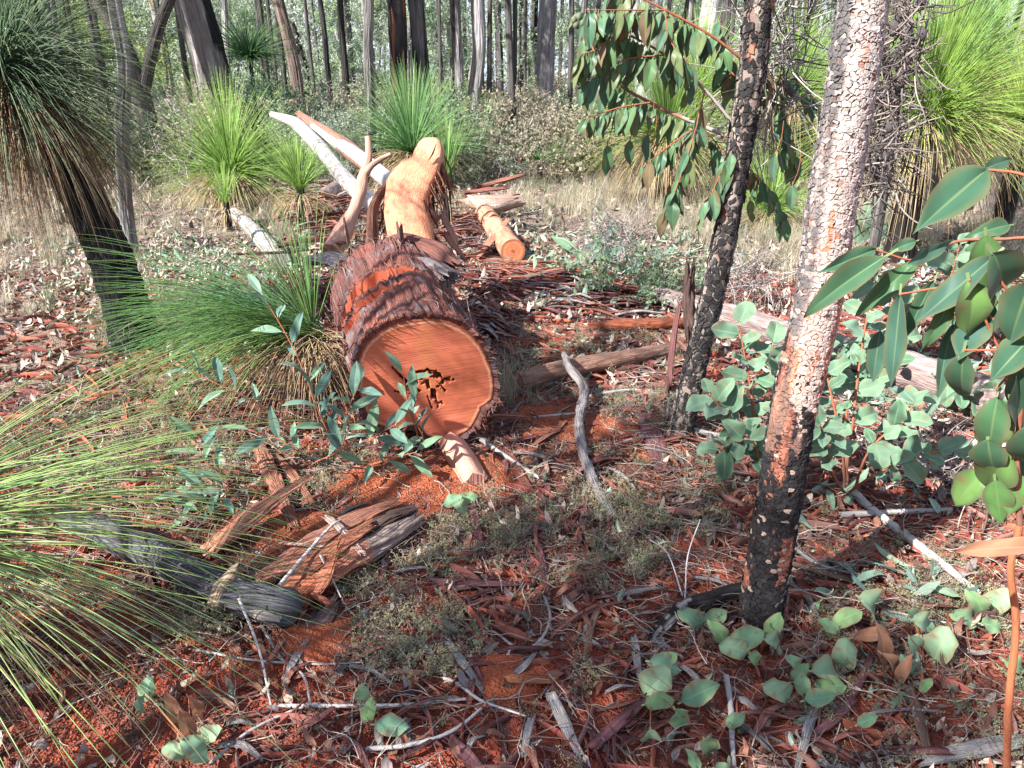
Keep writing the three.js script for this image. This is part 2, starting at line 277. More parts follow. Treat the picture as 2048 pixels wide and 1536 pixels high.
// bark chips, twigs, sawdust crumbs
{
  const chip = [0, 1, 2, 3].map((k) => { reseed(60 + k); return tube([V(0, 0, 0), V(0.004, 0.05, 0.003), V(0, 0.1, 0)], [0.011, 0.012, 0.008], { seg: 6, steps: 4, flat: 0.3, jag: 0.02, col: (a, s) => mulc([1, 1, 1], 0.7 + 0.6 * vn(a * 3, s * 60, k)) }); });
  const twig = [0, 1, 2].map((k) => { reseed(70 + k); const p = [V()]; for (let i = 1; i < 6; i++) p.push(V(gauss() * 0.025, i * 0.06, gauss() * 0.012)); return merge([tube(p, [0.0026, 0.0022, 0.0012], { seg: 4, steps: 8 }), tube([p[2], p[2].clone().add(V(0.03, 0.05, 0.01)), p[2].clone().add(V(0.045, 0.12, 0))], [0.0016, 0.0008], { seg: 3, steps: 4 })]); });
  const chipC = [[0.22, 0.06, 0.045], [0.16, 0.055, 0.045], [0.3, 0.09, 0.05], [0.2, 0.1, 0.08], [0.09, 0.04, 0.035]], twigC = [[0.24, 0.19, 0.15], [0.16, 0.11, 0.085], [0.36, 0.3, 0.24], [0.11, 0.065, 0.05]];
  const cl = chip.map(() => []), tl = twig.map(() => []);
  reseed(90);
  const lay = (x, z, s, lift) => { const d = V(gauss(), gauss() * 0.08, gauss()).normalize(); return basis(V(x, groundH(x, z) + lift, z), d, V(gauss() * 0.3, 1, gauss() * 0.3), s); };
  for (let i = 0; i < 14500; i++) { const [x, z] = sector(1.2, 7); if (rnd() < (0.45 + 0.65 * Math.exp(-Math.hypot(x + 0.3, z + 4.2) * 0.45)) * (1 - 0.75 * Math.max(fall(bareSpots, x, z), fall(dustSpots, x, z)))) cl[Math.floor(rnd() * 4)].push([lay(x, z, rr(0.4, 1.5), 0.012), mulc(pick(chipC), rr(0.7, 1.3))]); }
  for (let i = 0; i < 6500; i++) { const [x, z] = sector(1.2, 4.2); tl[Math.floor(rnd() * 3)].push([lay(x, z, rr(0.2, 0.8), 0.016 + 0.02 * rnd()), mulc(pick(twigC), rr(0.7, 1.25))]); }
  for (let i = 0; i < 9000; i++) { const [x, z] = sector(1.2, 12); tl[Math.floor(rnd() * 3)].push([lay(x, z, rr(0.35, 1.1), 0.016), mulc(pick(twigC), rr(0.7, 1.2))]); }
  cl.forEach((l, k) => instances(k ? 'bark_chips_' + String(k).padStart(3, '0') : 'bark_chips', chip[k], M.twig, l, ground));
  tl.forEach((l, k) => instances(k ? 'twig_litter_' + String(k).padStart(3, '0') : 'twig_litter', twig[k], M.twig, l, ground));
  const crumb = new THREE.IcosahedronGeometry(0.0045, 0); crumb.scale(1, 0.7, 1.3);
  const dl = [];
  for (let i = 0; i < 6000; i++) { const s = rnd() < 0.6 ? pick(dustSpots) : pick(bareSpots), a = rnd() * 6.28, r = Math.sqrt(rnd()) * s.r, x = s.p.x + Math.cos(a) * r, z = s.p.z + Math.sin(a) * r; dl.push([lay(x, z, rr(0.25, 1.1), 0.024 * fall(dustSpots, x, z) + 0.003), mulc(rnd() < 0.7 ? SAWDUST : RED, rr(0.6, 1.2))]); }
  instances('soil_crumbs', crumb, std({ vertexColors: false, roughness: 1 }), dl, ground);
}
// low wiry herbs and dry grass
{
  const herb = [0, 1, 2].map((k) => {
    reseed(130 + k); const P = [], I = [], C = [];
    for (let s = 0; s < 14; s++) {
      const a = rnd() * 6.28, lean = rr(0.3, 1.3), L = rr(0.05, 0.13); let p = V(gauss() * 0.02, 0, gauss() * 0.02); const d = V(Math.cos(a) * lean, 1, Math.sin(a) * lean).normalize();
      for (let j = 0; j < 9; j++) {
        p = p.clone().addScaledVector(d, L / 9); d.add(V(gauss() * 0.15, -0.05, gauss() * 0.15)).normalize();
        for (let q = 0; q < 2; q++) { const e = V(gauss(), gauss() * 0.6 + 0.4, gauss()).normalize().multiplyScalar(rr(0.008, 0.016)), w = e.clone().cross(V(0, 1, 0.3)).normalize().multiplyScalar(0.0026), i = P.length / 3; P.push(p.x, p.y, p.z, p.x + e.x * 0.5 + w.x, p.y + e.y * 0.5, p.z + e.z * 0.5 + w.z, p.x + e.x, p.y + e.y, p.z + e.z, p.x + e.x * 0.5 - w.x, p.y + e.y * 0.5, p.z + e.z * 0.5 - w.z); I.push(i, i + 1, i + 2, i, i + 2, i + 3); const c = mulc([1, 1, 1], rr(0.7, 1.2)); for (let z = 0; z < 4; z++) C.push(...c); }
      }
    }
    return geo(P, I, null, C);
  });
  const hl = herb.map(() => []), herbC = [[0.3, 0.3, 0.16], [0.25, 0.28, 0.16], [0.36, 0.32, 0.18], [0.4, 0.34, 0.22], [0.2, 0.16, 0.11]];
  const herbSpots = [[1120, 1010, 0.45], [1310, 990, 0.35], [1150, 1090, 0.35], [760, 1130, 0.25], [1820, 1170, 0.3], [1900, 1390, 0.45], [1080, 700, 0.5], [960, 1050, 0.3], [830, 1280, 0.2], [1280, 820, 0.3], [330, 940, 0.4], [420, 1220, 0.15], [700, 960, 0.25], [1210, 1060, 0.3], [200, 860, 0.5], [1250, 700, 0.5]].map(([x, y, r]) => ({ p: gp(x, y), r }));
  reseed(140);
  const stand = (x, z, s) => basis(onGround(x, z), V(gauss() * 0.15, 1, gauss() * 0.15), V(Math.cos(rnd() * 6.28), 0, gauss()), s);
  for (let i = 0; i < 1100; i++) { const s = pick(herbSpots), a = rnd() * 6.28, r = Math.sqrt(rnd()) * s.r; hl[i % 3].push([stand(s.p.x + Math.cos(a) * r, s.p.z + Math.sin(a) * r, rr(0.35, 0.8)), mulc(pick(herbC), rr(0.7, 1.2))]); }
  for (let i = 0; i < 2600; i++) { const [x, z] = sector(1.3, 6); if (rnd() < cover(x, z) * 0.45) hl[i % 3].push([stand(x, z, rr(0.35, 0.8)), mulc(pick(herbC), rr(0.6, 1.1))]); }
  hl.forEach((l, k) => { const m = instances('ground_herbs', herb[k], M.foliage, l); tag(m, ['grey green wiry ground herbs between the red bark and leaves', 'low wiry herb cover over the red soil and twigs', 'fine leaved creeping herbs among leaf litter round the log'][k], 'ground cover'); });
  const tuft = [0, 1].map((k) => {
    reseed(160 + k); const P = [], I = [], C = [];
    for (let s = 0; s < 46; s++) {
      const a = rnd() * 6.28, lean = rr(0.1, 1.1), L = rr(0.12, 0.38), dx = Math.cos(a), dz = Math.sin(a), b = [gauss() * 0.05, gauss() * 0.05], i = P.length / 3, w = 0.0022;
      for (let j = 0; j <= 3; j++) { const t = j / 3, r = lean * L * t * t * 0.8, y = L * t * (1 - 0.35 * t * lean); P.push(b[0] + dx * r - dz * w * (1 - t), y, b[1] + dz * r + dx * w * (1 - t), b[0] + dx * r + dz * w * (1 - t), y, b[1] + dz * r - dx * w * (1 - t)); const c = rr(0.7, 1.2); C.push(c, c, c, c, c, c); }
      for (let j = 0; j < 3; j++) I.push(i + j * 2, i + j * 2 + 1, i + j * 2 + 2, i + j * 2 + 1, i + j * 2 + 3, i + j * 2 + 2);
    }
    return geo(P, I, null, C);
  });
  const tl = tuft.map(() => []), straw = [[0.45, 0.38, 0.26], [0.36, 0.32, 0.22], [0.27, 0.28, 0.17], [0.52, 0.46, 0.34]];
  reseed(170);
  const put = (x, z, s, k) => tl[Math.floor(rnd() * 2)].push([stand(x, z, s), mulc(k, rr(0.7, 1.2))]);
  for (const [px, py, r, n] of [[1250, 350, 2.6, 220], [1200, 400, 1.5, 110], [1330, 430, 1.8, 130], [80, 480, 1.4, 60], [60, 590, 0.9, 40], [350, 400, 1.3, 30], [520, 430, 1, 20], [1000, 330, 2, 50], [1960, 470, 1.2, 120], [1480, 470, 1, 110], [1010, 800, 0.25, 10], [1560, 520, 0.7, 50], [660, 470, 0.7, 50], [400, 640, 0.6, 50]]) { const c = gp(px, py); for (let i = 0; i < n; i++) { const a = rnd() * 6.28, q = Math.sqrt(rnd()) * r; put(c.x + Math.cos(a) * q, c.z + Math.sin(a) * q * 1.3, rr(0.5, 1.15), pick(straw)); } }
  for (let i = 0; i < 1100; i++) { const [x, z] = sector(7, 30, 0.85); put(x, z, rr(0.7, 1.5), pick(straw)); }
  tl.forEach((l, k) => { const m = instances('dry_grass', tuft[k], M.foliage, l); tag(m, ['straw coloured dry grass tufts on the sunny clearing', 'thin bleached grass scattered over the forest floor behind the log'][k], 'grass'); });
}
// ---------------------------------------------------------------- flaky-barked trunks: each plate of bark its own piece
function voronoiCells(w, h, cw, ch, seed) {       // cells of a jittered lattice on a strip that closes round the trunk
  const nx = Math.max(5, Math.round(w / cw)), ny = Math.max(2, Math.round(h / ch)), dx = w / nx, dy = h / ny, cells = [];
  const site = (i, j) => { const k = ((i % nx) + nx) % nx; return [(i + 0.5 + (j & 1) * 0.5 + (hash3(k, j, seed) - 0.5) * 0.85) * dx, (j + 0.5 + (hash3(k, j, seed + 7) - 0.5) * 0.85) * dy]; };
  for (let j = 0; j < ny; j++) for (let i = 0; i < nx; i++) {
    const c = site(i, j); let poly = [[c[0] - dx * 1.3, c[1] - dy * 1.3], [c[0] + dx * 1.3, c[1] - dy * 1.3], [c[0] + dx * 1.3, c[1] + dy * 1.3], [c[0] - dx * 1.3, c[1] + dy * 1.3]];
    for (let b = -2; b <= 2; b++) for (let a = -2; a <= 2; a++) if (a || b) {
      const s = site(i + a, j + b), mx = (s[0] + c[0]) / 2, my = (s[1] + c[1]) / 2, nxn = s[0] - c[0], nyn = s[1] - c[1], out = [];
      for (let k = 0; k < poly.length; k++) { const p = poly[k], q = poly[(k + 1) % poly.length], dp = (p[0] - mx) * nxn + (p[1] - my) * nyn, dq = (q[0] - mx) * nxn + (q[1] - my) * nyn; if (dp <= 0) out.push(p); if (dp * dq < 0) { const t = dp / (dp - dq); out.push([p[0] + (q[0] - p[0]) * t, p[1] + (q[1] - p[1]) * t]); } }
      poly = out; if (poly.length < 3) break;
    }
    if (poly.length > 2) { const q = []; for (let k = 0; k < poly.length; k++) { const a = poly[k], b = poly[(k + 1) % poly.length], e = hash3(Math.round((a[0] + b[0]) * 2e4), Math.round((a[1] + b[1]) * 2e4), seed) - 0.5, l = Math.hypot(b[0] - a[0], b[1] - a[1]); q.push(a); if (l > dx * 0.25) q.push([(a[0] + b[0]) / 2 - (b[1] - a[1]) * e * 0.5, (a[1] + b[1]) / 2 + (b[0] - a[0]) * e * 0.5]); } poly = q; }
    if (poly.length > 2) cells.push({ c, poly, id: j * nx + i });
  }
  return cells;
}
function flakyTrunk({ name, label, pts, rad, cw, ch, plate, under, tone, missing, gap, thick, seed, crownAt, group }) {
  const steps = 160, pp = smoothPath(pts, steps), len = []; let s = 0;
  pp.forEach((p, i) => { if (i) s += p.distanceTo(pp[i - 1]); len.push(s); });
  const T = pp.map((p, i) => pp[Math.min(i + 1, steps)].clone().sub(pp[Math.max(i - 1, 0)]).normalize());
  const N = []; let n = V(0, 0, 1); for (let i = 0; i <= steps; i++) { n = n.clone().addScaledVector(T[i], -n.dot(T[i])).normalize(); N.push(n); }
  const rMean = radAt(rad, 0.4);
  const put = (x, y, out) => { const f = clamp(y / s, 0, 1) * steps, i = Math.min(steps - 1, Math.floor(f)), k = f - i, p = pp[i].clone().lerp(pp[i + 1], k), nn = N[i].clone().lerp(N[i + 1], k), b = T[i].clone().cross(nn), a = x / rMean; const r = radAt(rad, clamp(y / s, 0, 1)) * (1 + 0.06 * (vn(Math.cos(a) * 1.5 + seed, Math.sin(a) * 1.5, y * 4) - 0.5)) + out; return p.addScaledVector(nn, Math.cos(a) * r).addScaledVector(b, Math.sin(a) * r); };
  const o = thing(name, label, 'tree', pts[0], group);
  const tr = part('trunk', tube(pts, (t) => radAt(rad, t) * 1.0, { seg: 40, steps: 200, disp: (a, q, t) => radAt(rad, t) * 0.06 * (vn(Math.cos(a) * 1.5 + seed, Math.sin(a) * 1.5, q * 4) - 0.5) + 0.002 * (vn(Math.cos(a) * 9, Math.sin(a) * 9, q * 60) - 0.5), col: (a, q, t) => under(a, q, t), caps: true }), M.plate, o);
  const eye = V(0, EYE, 0), list = [], cells = voronoiCells(rMean * 2 * Math.PI, s, cw, ch, seed);
  for (const { c, poly, id } of cells) {
    const h = hash3(id, seed, 3), a = c[0] / rMean, y = c[1];
    if (h < missing(a, y, y / s)) continue;
    const th = thick * (0.6 + 0.9 * hash3(id, seed, 5)), lift = hash3(id, seed, 8) < 0.18 ? 0.003 : 0, P = [], C = [], I = [], U = [], m = poly.length, g6 = hash3(id, seed, 6), tone = (x, yy) => { const c = plate(x / rMean, yy, yy / s, h, g6); return mulc(c, 0.8 + 0.4 * vn(x * 160, yy * 160, seed)); }, col = tone(c[0], c[1]);
    const ring = (k, out, tint, j) => poly.forEach((p, q) => { const dx = (c[0] - p[0]), dy = (c[1] - p[1]), l = Math.hypot(dx, dy), g = gap * (0.5 + hash3(q, id, 12)) + k * thick * 0.4, f = Math.min(0.8, g / Math.max(l, 1e-5)); const w = put(p[0] + dx * f, p[1] + dy * f, out + lift * (0.3 + hash3(q, id, 4)) + j * (hash3(q, id, 9) - 0.5)); P.push(w.x, w.y, w.z); U.push(p[0] + dx * f, p[1] + dy * f); C.push(...mulc(tone(p[0], p[1]), tint)); });
    ring(0, -0.002, 0.6, 0); ring(0, th * 0.75, 0.9, 0.0006); ring(1, th, 1, 0.0012);
    const w = put(c[0], c[1], th * 1.05 + lift * 0.5); P.push(w.x, w.y, w.z); U.push(c[0], c[1]); C.push(...col);
    for (let r = 0; r < 2; r++) for (let q = 0; q < m; q++) { const i = r * m + q, j = r * m + (q + 1) % m; I.push(i, j, i + m, j, j + m, i + m); }
    for (let q = 0; q < m; q++) I.push(2 * m + q, 2 * m + (q + 1) % m, 3 * m);
    const nrm = put(c[0], c[1], 1).sub(put(c[0], c[1], 0)), facing = nrm.dot(eye.clone().sub(w)) > 0;
    const area = facing && w.y < 2.75 ? 1 / w.distanceTo(eye) : 0;
    list.push({ P, U, C, I, area, w });
  }
  list.sort((a, b) => b.area - a.area);
  const rest = [];
  list.forEach((l, k) => { const g = geo(l.P, l.I, l.U, l.C).toNonIndexed(); g.computeVertexNormals(); if (k < 300 && l.area > 0) { const b = part('bark_plate', g, M.plate, tr); b.name = k ? 'bark_plate_' + String(k).padStart(3, '0') : 'bark_plate'; } else rest.push(g); });
  if (rest.length) { const b = part('bark_plates', mergeGeometries(rest), M.plate, tr); b.userData.kind = 'stuff'; }
  return { o, tr, put, s, rMean };
}
// near tree: pale plates above, char below
const angSun = (a) => Math.cos(a);
const trunkPix = [[1518, 1262], [1533, 1150], [1558, 1000], [1590, 800], [1637, 600], [1665, 400], [1698, 200], [1728, 0]];
const trunkBase = gp(1520, 1240);
const trunkPts = trunkPix.map(([x, y], i) => at(x, y, -trunkBase.z)); trunkPts[0] = trunkBase.clone().add(V(-0.004, -0.12, 0)); trunkPts.push(trunkPts[7].clone().add(V(0.1, 1.5, 0)), trunkPts[7].clone().add(V(0.3, 4.5, 0.1)));
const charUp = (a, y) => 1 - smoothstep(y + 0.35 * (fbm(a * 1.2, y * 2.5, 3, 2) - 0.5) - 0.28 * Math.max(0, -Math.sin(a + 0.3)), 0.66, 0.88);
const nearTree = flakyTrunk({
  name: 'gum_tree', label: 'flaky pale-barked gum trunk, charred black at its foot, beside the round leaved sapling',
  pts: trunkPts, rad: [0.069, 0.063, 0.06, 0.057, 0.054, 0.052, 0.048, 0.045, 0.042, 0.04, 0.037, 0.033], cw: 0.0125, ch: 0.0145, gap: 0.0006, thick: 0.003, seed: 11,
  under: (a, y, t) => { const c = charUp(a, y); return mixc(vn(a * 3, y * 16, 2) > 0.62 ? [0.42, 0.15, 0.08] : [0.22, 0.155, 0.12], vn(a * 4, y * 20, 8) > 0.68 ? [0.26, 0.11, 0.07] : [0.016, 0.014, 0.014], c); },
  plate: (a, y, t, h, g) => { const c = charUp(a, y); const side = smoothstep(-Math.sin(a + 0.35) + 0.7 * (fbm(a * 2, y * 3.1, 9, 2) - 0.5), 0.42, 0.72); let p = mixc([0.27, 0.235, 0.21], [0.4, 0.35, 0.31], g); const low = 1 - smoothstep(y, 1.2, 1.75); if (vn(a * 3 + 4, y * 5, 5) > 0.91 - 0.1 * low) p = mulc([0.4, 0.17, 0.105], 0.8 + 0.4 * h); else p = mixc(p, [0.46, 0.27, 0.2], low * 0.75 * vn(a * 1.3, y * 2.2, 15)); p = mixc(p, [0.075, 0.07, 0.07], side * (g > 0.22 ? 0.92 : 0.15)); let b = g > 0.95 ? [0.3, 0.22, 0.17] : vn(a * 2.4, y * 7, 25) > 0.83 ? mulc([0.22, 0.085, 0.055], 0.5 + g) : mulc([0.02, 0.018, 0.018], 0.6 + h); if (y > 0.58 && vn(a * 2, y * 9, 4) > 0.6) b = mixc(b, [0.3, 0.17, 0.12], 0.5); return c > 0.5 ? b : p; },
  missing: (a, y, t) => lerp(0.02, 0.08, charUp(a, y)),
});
{
  // charred root that leaves the foot of the near tree
  const r = [[1500, 1195], [1450, 1190], [1410, 1205], [1370, 1215], [1335, 1245], [1300, 1285]].map(([x, y], i) => gp(x, y, 0.035 - i * 0.003));
  r[0].add(V(0.03, 0.02, -0.02));
  part('root', tube(r, [0.034, 0.03, 0.029, 0.026, 0.024, 0.016], { seg: 14, steps: 60, disp: (a, s, t, q) => q * 0.55 * (fbm(Math.cos(a) * 2, Math.sin(a) * 2, s * 22, 2) - 0.5), col: (a, s, t) => { const v = fbm(a * 2, s * 25, 4, 2); return t > 0.45 && v > 0.52 ? [0.34, 0.3, 0.26] : mulc([0.022, 0.02, 0.02], 0.6 + v); }, jag: 0.02 }), M.bark, nearTree.tr);
}
const secondPix = [[1352, 900], [1366, 840], [1388, 740], [1425, 590], [1448, 480], [1463, 400], [1487, 250], [1508, 120], [1517, 0]];
const secondZ = -gp(1362, 868).z;
const secondPts = secondPix.map(([x, y]) => at(x, y, secondZ)); secondPts[0].y = Math.min(secondPts[0].y, -0.05); { const l = secondPts[8]; secondPts.push(l.clone().add(V(0.1, 1.6, 0)), l.clone().add(V(0.35, 4.5, 0))); }
const secondTree = flakyTrunk({
  name: 'gum_tree', label: 'thin blackened gum trunk with pale cracks carrying the hanging green leaves and dead twigs',
  pts: secondPts, rad: [0.056, 0.05, 0.047, 0.051, 0.053, 0.051, 0.045, 0.041, 0.04, 0.038, 0.035, 0.033, 0.03], cw: 0.0135, ch: 0.055, gap: 0.0018, thick: 0.006, seed: 29,
  under: (a, y, t) => mixc([0.3, 0.25, 0.21], [0.16, 0.1, 0.075], vn(a * 2, y * 9, 3)),
  plate: (a, y, t, h, g) => { const v = vn(a * 2.5, y * 6, 4), u = vn(a * 4 + 9, y * 3, 14); return v > 0.92 ? [0.36, 0.13, 0.075] : mixc(mulc([0.028, 0.026, 0.025], 0.6 + g), [0.3, 0.25, 0.2], smoothstep(u + g * 0.15, 0.74, 0.9) * 0.9); },
  missing: () => 0.07,
});
// ---------------------------------------------------------------- other trunks
const greyBark = (dark, light, k = 1) => (a, s, t, p, d) => mulc(mixc(dark, light, clamp(0.5 + d * 40 * k + (fbm(a * 2, s * 1.1, 3, 2) - 0.5) * 0.8, 0, 1)), 1);
function barkTrunk(pts, rad, o) {
  const { deep = 0.16, fr = 11, seed = 1, char = () => 0, dark = [0.12, 0.1, 0.085], light = [0.42, 0.38, 0.34], rust = 0, seg = 72, steps = 110, flare = 0.25 } = o;
  return tube(pts, (t) => radAt(rad, t) * (1 + flare * Math.exp(-t * 22)), {
    seg, steps, caps: false, ...o.tube,
    disp: (a, s, t, r) => { const w = vn(Math.cos(a) * 2 + seed, Math.sin(a) * 2, s * 1.3) * 1.6, rid = Math.abs(vn(Math.cos(a) * fr * 0.4 + w + seed, Math.sin(a) * fr * 0.4, s * 1.4 + seed) - 0.5) * 2; return r * (deep * (rid ** 0.6 - 0.5) + 0.14 * (vn(Math.cos(a) * 1.2 + seed, Math.sin(a) * 1.2, s * 0.9) - 0.5)); },
    col: (a, s, t, p, d) => {
      const v = fbm(Math.cos(a) * 2.2 + seed * 3, Math.sin(a) * 2.2, s * 0.9, 3), q = vn(a * 6 + seed, s * 3, 2);
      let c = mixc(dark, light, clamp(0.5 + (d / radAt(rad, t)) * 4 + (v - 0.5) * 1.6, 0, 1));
      if (rust && vn(Math.cos(a) * 2.5 + seed * 7, Math.sin(a) * 2.5, s * 1.6) > 1 - rust) c = mixc(c, [0.33, 0.11, 0.055], 0.8);
      const k = clamp(char(a, s, t, v), 0, 1); return mixc(c, mulc([0.022, 0.02, 0.02], 0.6 + q), k);
    },
  });
}
// crowns above the frame: clumps of leaves on a few limbs, drawn once and shared
const crownGeos = [0, 1, 2].map((k) => {
  reseed(300 + k); const P = [], I = [], C = [], limbs = [];
  for (let b = 0; b < 16; b++) {
    const a = rnd() * 6.28, r = rr(0.4, 2.3), y = rr(-1.6, 2.2), c = V(Math.cos(a) * r, y, Math.sin(a) * r), R = rr(0.5, 0.9);
    limbs.push(tube([V(0, y * 0.3 - 1.6, 0), V(c.x * 0.4, y - 0.5, c.z * 0.4), c], [0.05, 0.03, 0.012], { seg: 5, steps: 6, col: [0.2, 0.17, 0.14], caps: false }));
    for (let i = 0; i < 130; i++) {
      const p = V(gauss(), gauss() * 0.8, gauss()).multiplyScalar(R * 0.75).add(c), d = V(gauss() * 0.6, -1, gauss() * 0.6).normalize().multiplyScalar(rr(0.1, 0.17)), w = d.clone().cross(V(gauss(), gauss(), gauss())).normalize().multiplyScalar(0.022), q = P.length / 3, t = rr(0.7, 1.3);
      P.push(p.x, p.y, p.z, p.x + d.x * 0.5 + w.x, p.y + d.y * 0.5, p.z + d.z * 0.5 + w.z, p.x + d.x, p.y + d.y, p.z + d.z, p.x + d.x * 0.5 - w.x, p.y + d.y * 0.5, p.z + d.z * 0.5 - w.z);
      I.push(q, q + 1, q + 2, q, q + 2, q + 3); for (let z = 0; z < 4; z++) C.push(0.1 * t, 0.14 * t, 0.06 * t);
    }
  }
  return { leaves: geo(P, I, null, C), limbs: mergeGeometries(limbs) };
});
function crownOn(o, p, s, k, ry = 0) {
  const g = crownGeos[k % 3], c = shade(new THREE.Mesh(g.leaves, M.foliage)); c.name = 'crown'; c.position.copy(p); c.scale.setScalar(s); c.rotation.y = ry;
  const l = shade(new THREE.Mesh(g.limbs, M.twig)); l.name = 'limbs'; c.add(l); o.add(c); return c;
}
crownOn(nearTree.o, trunkPts[trunkPts.length - 1].clone().sub(nearTree.o.position).add(V(0.6, 1.5, -0.4)), 0.8, 0);
crownOn(secondTree.o, secondPts[secondPts.length - 1].clone().sub(secondTree.o.position).add(V(0.3, 1.2, 0)), 0.7, 1);
// named trees of the middle distance: foot pixel, pixel path upwards, width in pixels at foot and at frame top
const namedCols = [];
function midTree({ name = 'tree', label, foot, path, w0, w1, tall = 7, look, forks = [], z, crownScale = 1.1 }) {
  const b = z ? at(foot[0], foot[1], z) : gp(...foot), d = -b.z; if (z) b.y = groundH(b.x, b.z); namedCols.push([foot[0], d, w0]); const depth = (px, py) => { const r = sight(px, py); return d / -r.z; };
  const pts = [b.clone().add(V(0, -0.15, 0)), ...path.map(([x, y]) => at(x, y, d))], end = pts[pts.length - 1], prev = pts[pts.length - 2], dir = end.clone().sub(prev).normalize().lerp(V(0, 1, 0), 0.5).normalize();
  const n = pts.length; pts.push(end.clone().addScaledVector(dir, tall * 0.5), end.clone().addScaledVector(dir, tall).add(V(gauss() * 0.4, 0, gauss() * 0.4)));
  const r0 = w0 / 2 / FPX * depth(...foot), r1 = w1 / 2 / FPX * depth(...path[path.length - 1]), rad = [...pts.slice(0, n).map((_, i) => lerp(r0, r1, i / (n - 1))), r1 * 0.75, r1 * 0.4];
  const o = thing(name, label, 'tree', b);
  const tr = part('trunk', barkTrunk(pts, rad, { ...look }), d > 9 ? M.farBark : M.bark, o);
  for (const f of forks) { const fp = f.path.map(([x, y]) => at(x, y, d)); const e = fp[fp.length - 1], pr = fp[fp.length - 2]; fp.push(e.clone().add(e.clone().sub(pr).normalize().multiplyScalar(3))); part('limb', barkTrunk(fp, f.w.map((w) => w / 2 / FPX * depth(...f.path[0])), { ...look, steps: 60, seg: 30, flare: 0 }), M.farBark, o); }
  crownOn(o, pts[pts.length - 1].clone().sub(b), crownScale * rr(0.85, 1.2), Math.floor(rnd() * 3), rnd() * 6);
  return o;
}
reseed(400);
const sideChar = (ang, wid, up = 9) => (a, s, t, v) => smoothstep(Math.cos(a - ang) + (v - 0.5) * 1.2, 1 - wid, 1.15 - wid) * (s < up ? 1 : 0);
const footChar = (h) => (a, s, t, v) => 1 - smoothstep(s + (v - 0.5) * h * 0.8, h * 0.6, h);
midTree({ label: 'big leaning grey tree with black char down one side behind the bright grass tree', foot: [452, 345], path: [[440, 240], [418, 120], [385, 0]], w0: 64, w1: 66, look: { seed: 3, rust: 0.12, fr: 15, deep: 0.17, char: (a, s, t, v) => Math.max(sideChar(0.15, 0.5)(a, s, t, v), s > 1.2 ? sideChar(3.3, 0.32)(a, s, t, v) : 0), light: [0.5, 0.46, 0.43], dark: [0.2, 0.17, 0.15] } });
midTree({ label: 'slender rough grey sapling trunk standing nearest behind the leaning black grass tree', foot: [262, 520], path: [[250, 400], [244, 250], [250, 130], [228, 0]], w0: 26, w1: 27, tall: 5, crownScale: 0.7, look: { seed: 5, fr: 7, deep: 0.16, light: [0.42, 0.4, 0.37], dark: [0.05, 0.05, 0.05] } });
midTree({ label: 'dark forked trunk with two limbs behind the slender rough grey trunk', z: 15, foot: [300, 330], path: [[290, 220], [262, 130], [225, 40], [200, 0]], w0: 36, w1: 26, look: { seed: 7, dark: [0.03, 0.028, 0.026], light: [0.13, 0.11, 0.1] }, forks: [{ path: [[288, 180], [305, 100], [322, 40], [338, 0]], w: [24, 22, 20, 18, 14] }] });
midTree({ label: 'first of the two big burnt black trunks, rust patched, above the fan grass tree', z: 20, foot: [797, 235], path: [[798, 160], [796, 80], [792, 0]], w0: 36, w1: 34, look: { seed: 9, rust: 0.3, light: [0.08, 0.065, 0.06], dark: [0.015, 0.014, 0.014], char: footChar(0.8) } });
midTree({ label: 'second big burnt trunk, scaly black with grey flecks, close beside its twin', z: 20.5, foot: [848, 230], path: [[844, 150], [838, 70], [832, 0]], w0: 34, w1: 30, look: { seed: 10, rust: 0.12, fr: 6, light: [0.22, 0.2, 0.19], dark: [0.012, 0.012, 0.012], deep: 0.14, char: footChar(1.4) } });
midTree({ label: 'thin straight dark trunk rising behind the forked brown branch', z: 15, foot: [738, 285], path: [[740, 190], [736, 90], [738, 0]], w0: 21, w1: 17, tall: 5, look: { seed: 12, light: [0.26, 0.24, 0.22], dark: [0.04, 0.035, 0.03], char: footChar(1.2) } });
midTree({ label: 'pale grey trunk with black foot standing over the clearing behind the peeled stump', z: 19, foot: [944, 296], path: [[948, 200], [958, 100], [955, 0]], w0: 26, w1: 28, look: { seed: 14, light: [0.5, 0.47, 0.45], dark: [0.2, 0.18, 0.17], rust: 0.07, char: (a, s, t, v) => Math.max(footChar(0.8)(a, s, t, v), sideChar(-2.7, 0.35)(a, s, t, v)) } });
midTree({ label: 'brown rough trunk, charred near its foot, beyond the white forked dead branch', z: 19, foot: [602, 232], path: [[590, 140], [572, 60], [556, 0]], w0: 26, w1: 18, look: { seed: 16, light: [0.26, 0.19, 0.15], dark: [0.06, 0.045, 0.04], char: footChar(1) } });
midTree({ label: 'pale slim trunk beside the big leaning grey tree', z: 19, foot: [458, 235], path: [[454, 120], [448, 0]], w0: 13, w1: 12, tall: 6, look: { seed: 17, light: [0.5, 0.48, 0.45], dark: [0.25, 0.23, 0.21] } });
midTree({ label: 'wide grey ribbed trunk beyond the dry scrub of the clearing', z: 25, foot: [1086, 215], path: [[1090, 110], [1096, 0]], w0: 36, w1: 36, look: { seed: 19, light: [0.42, 0.39, 0.37], dark: [0.2, 0.18, 0.17], fr: 16 } });
midTree({ label: 'white trunk behind the hanging green leaves, nearer the dead twigs', z: 17, foot: [1402, 240], path: [[1410, 130], [1425, 0]], w0: 42, w1: 40, look: { seed: 21, light: [0.66, 0.62, 0.58], dark: [0.36, 0.33, 0.3], deep: 0.04 } });
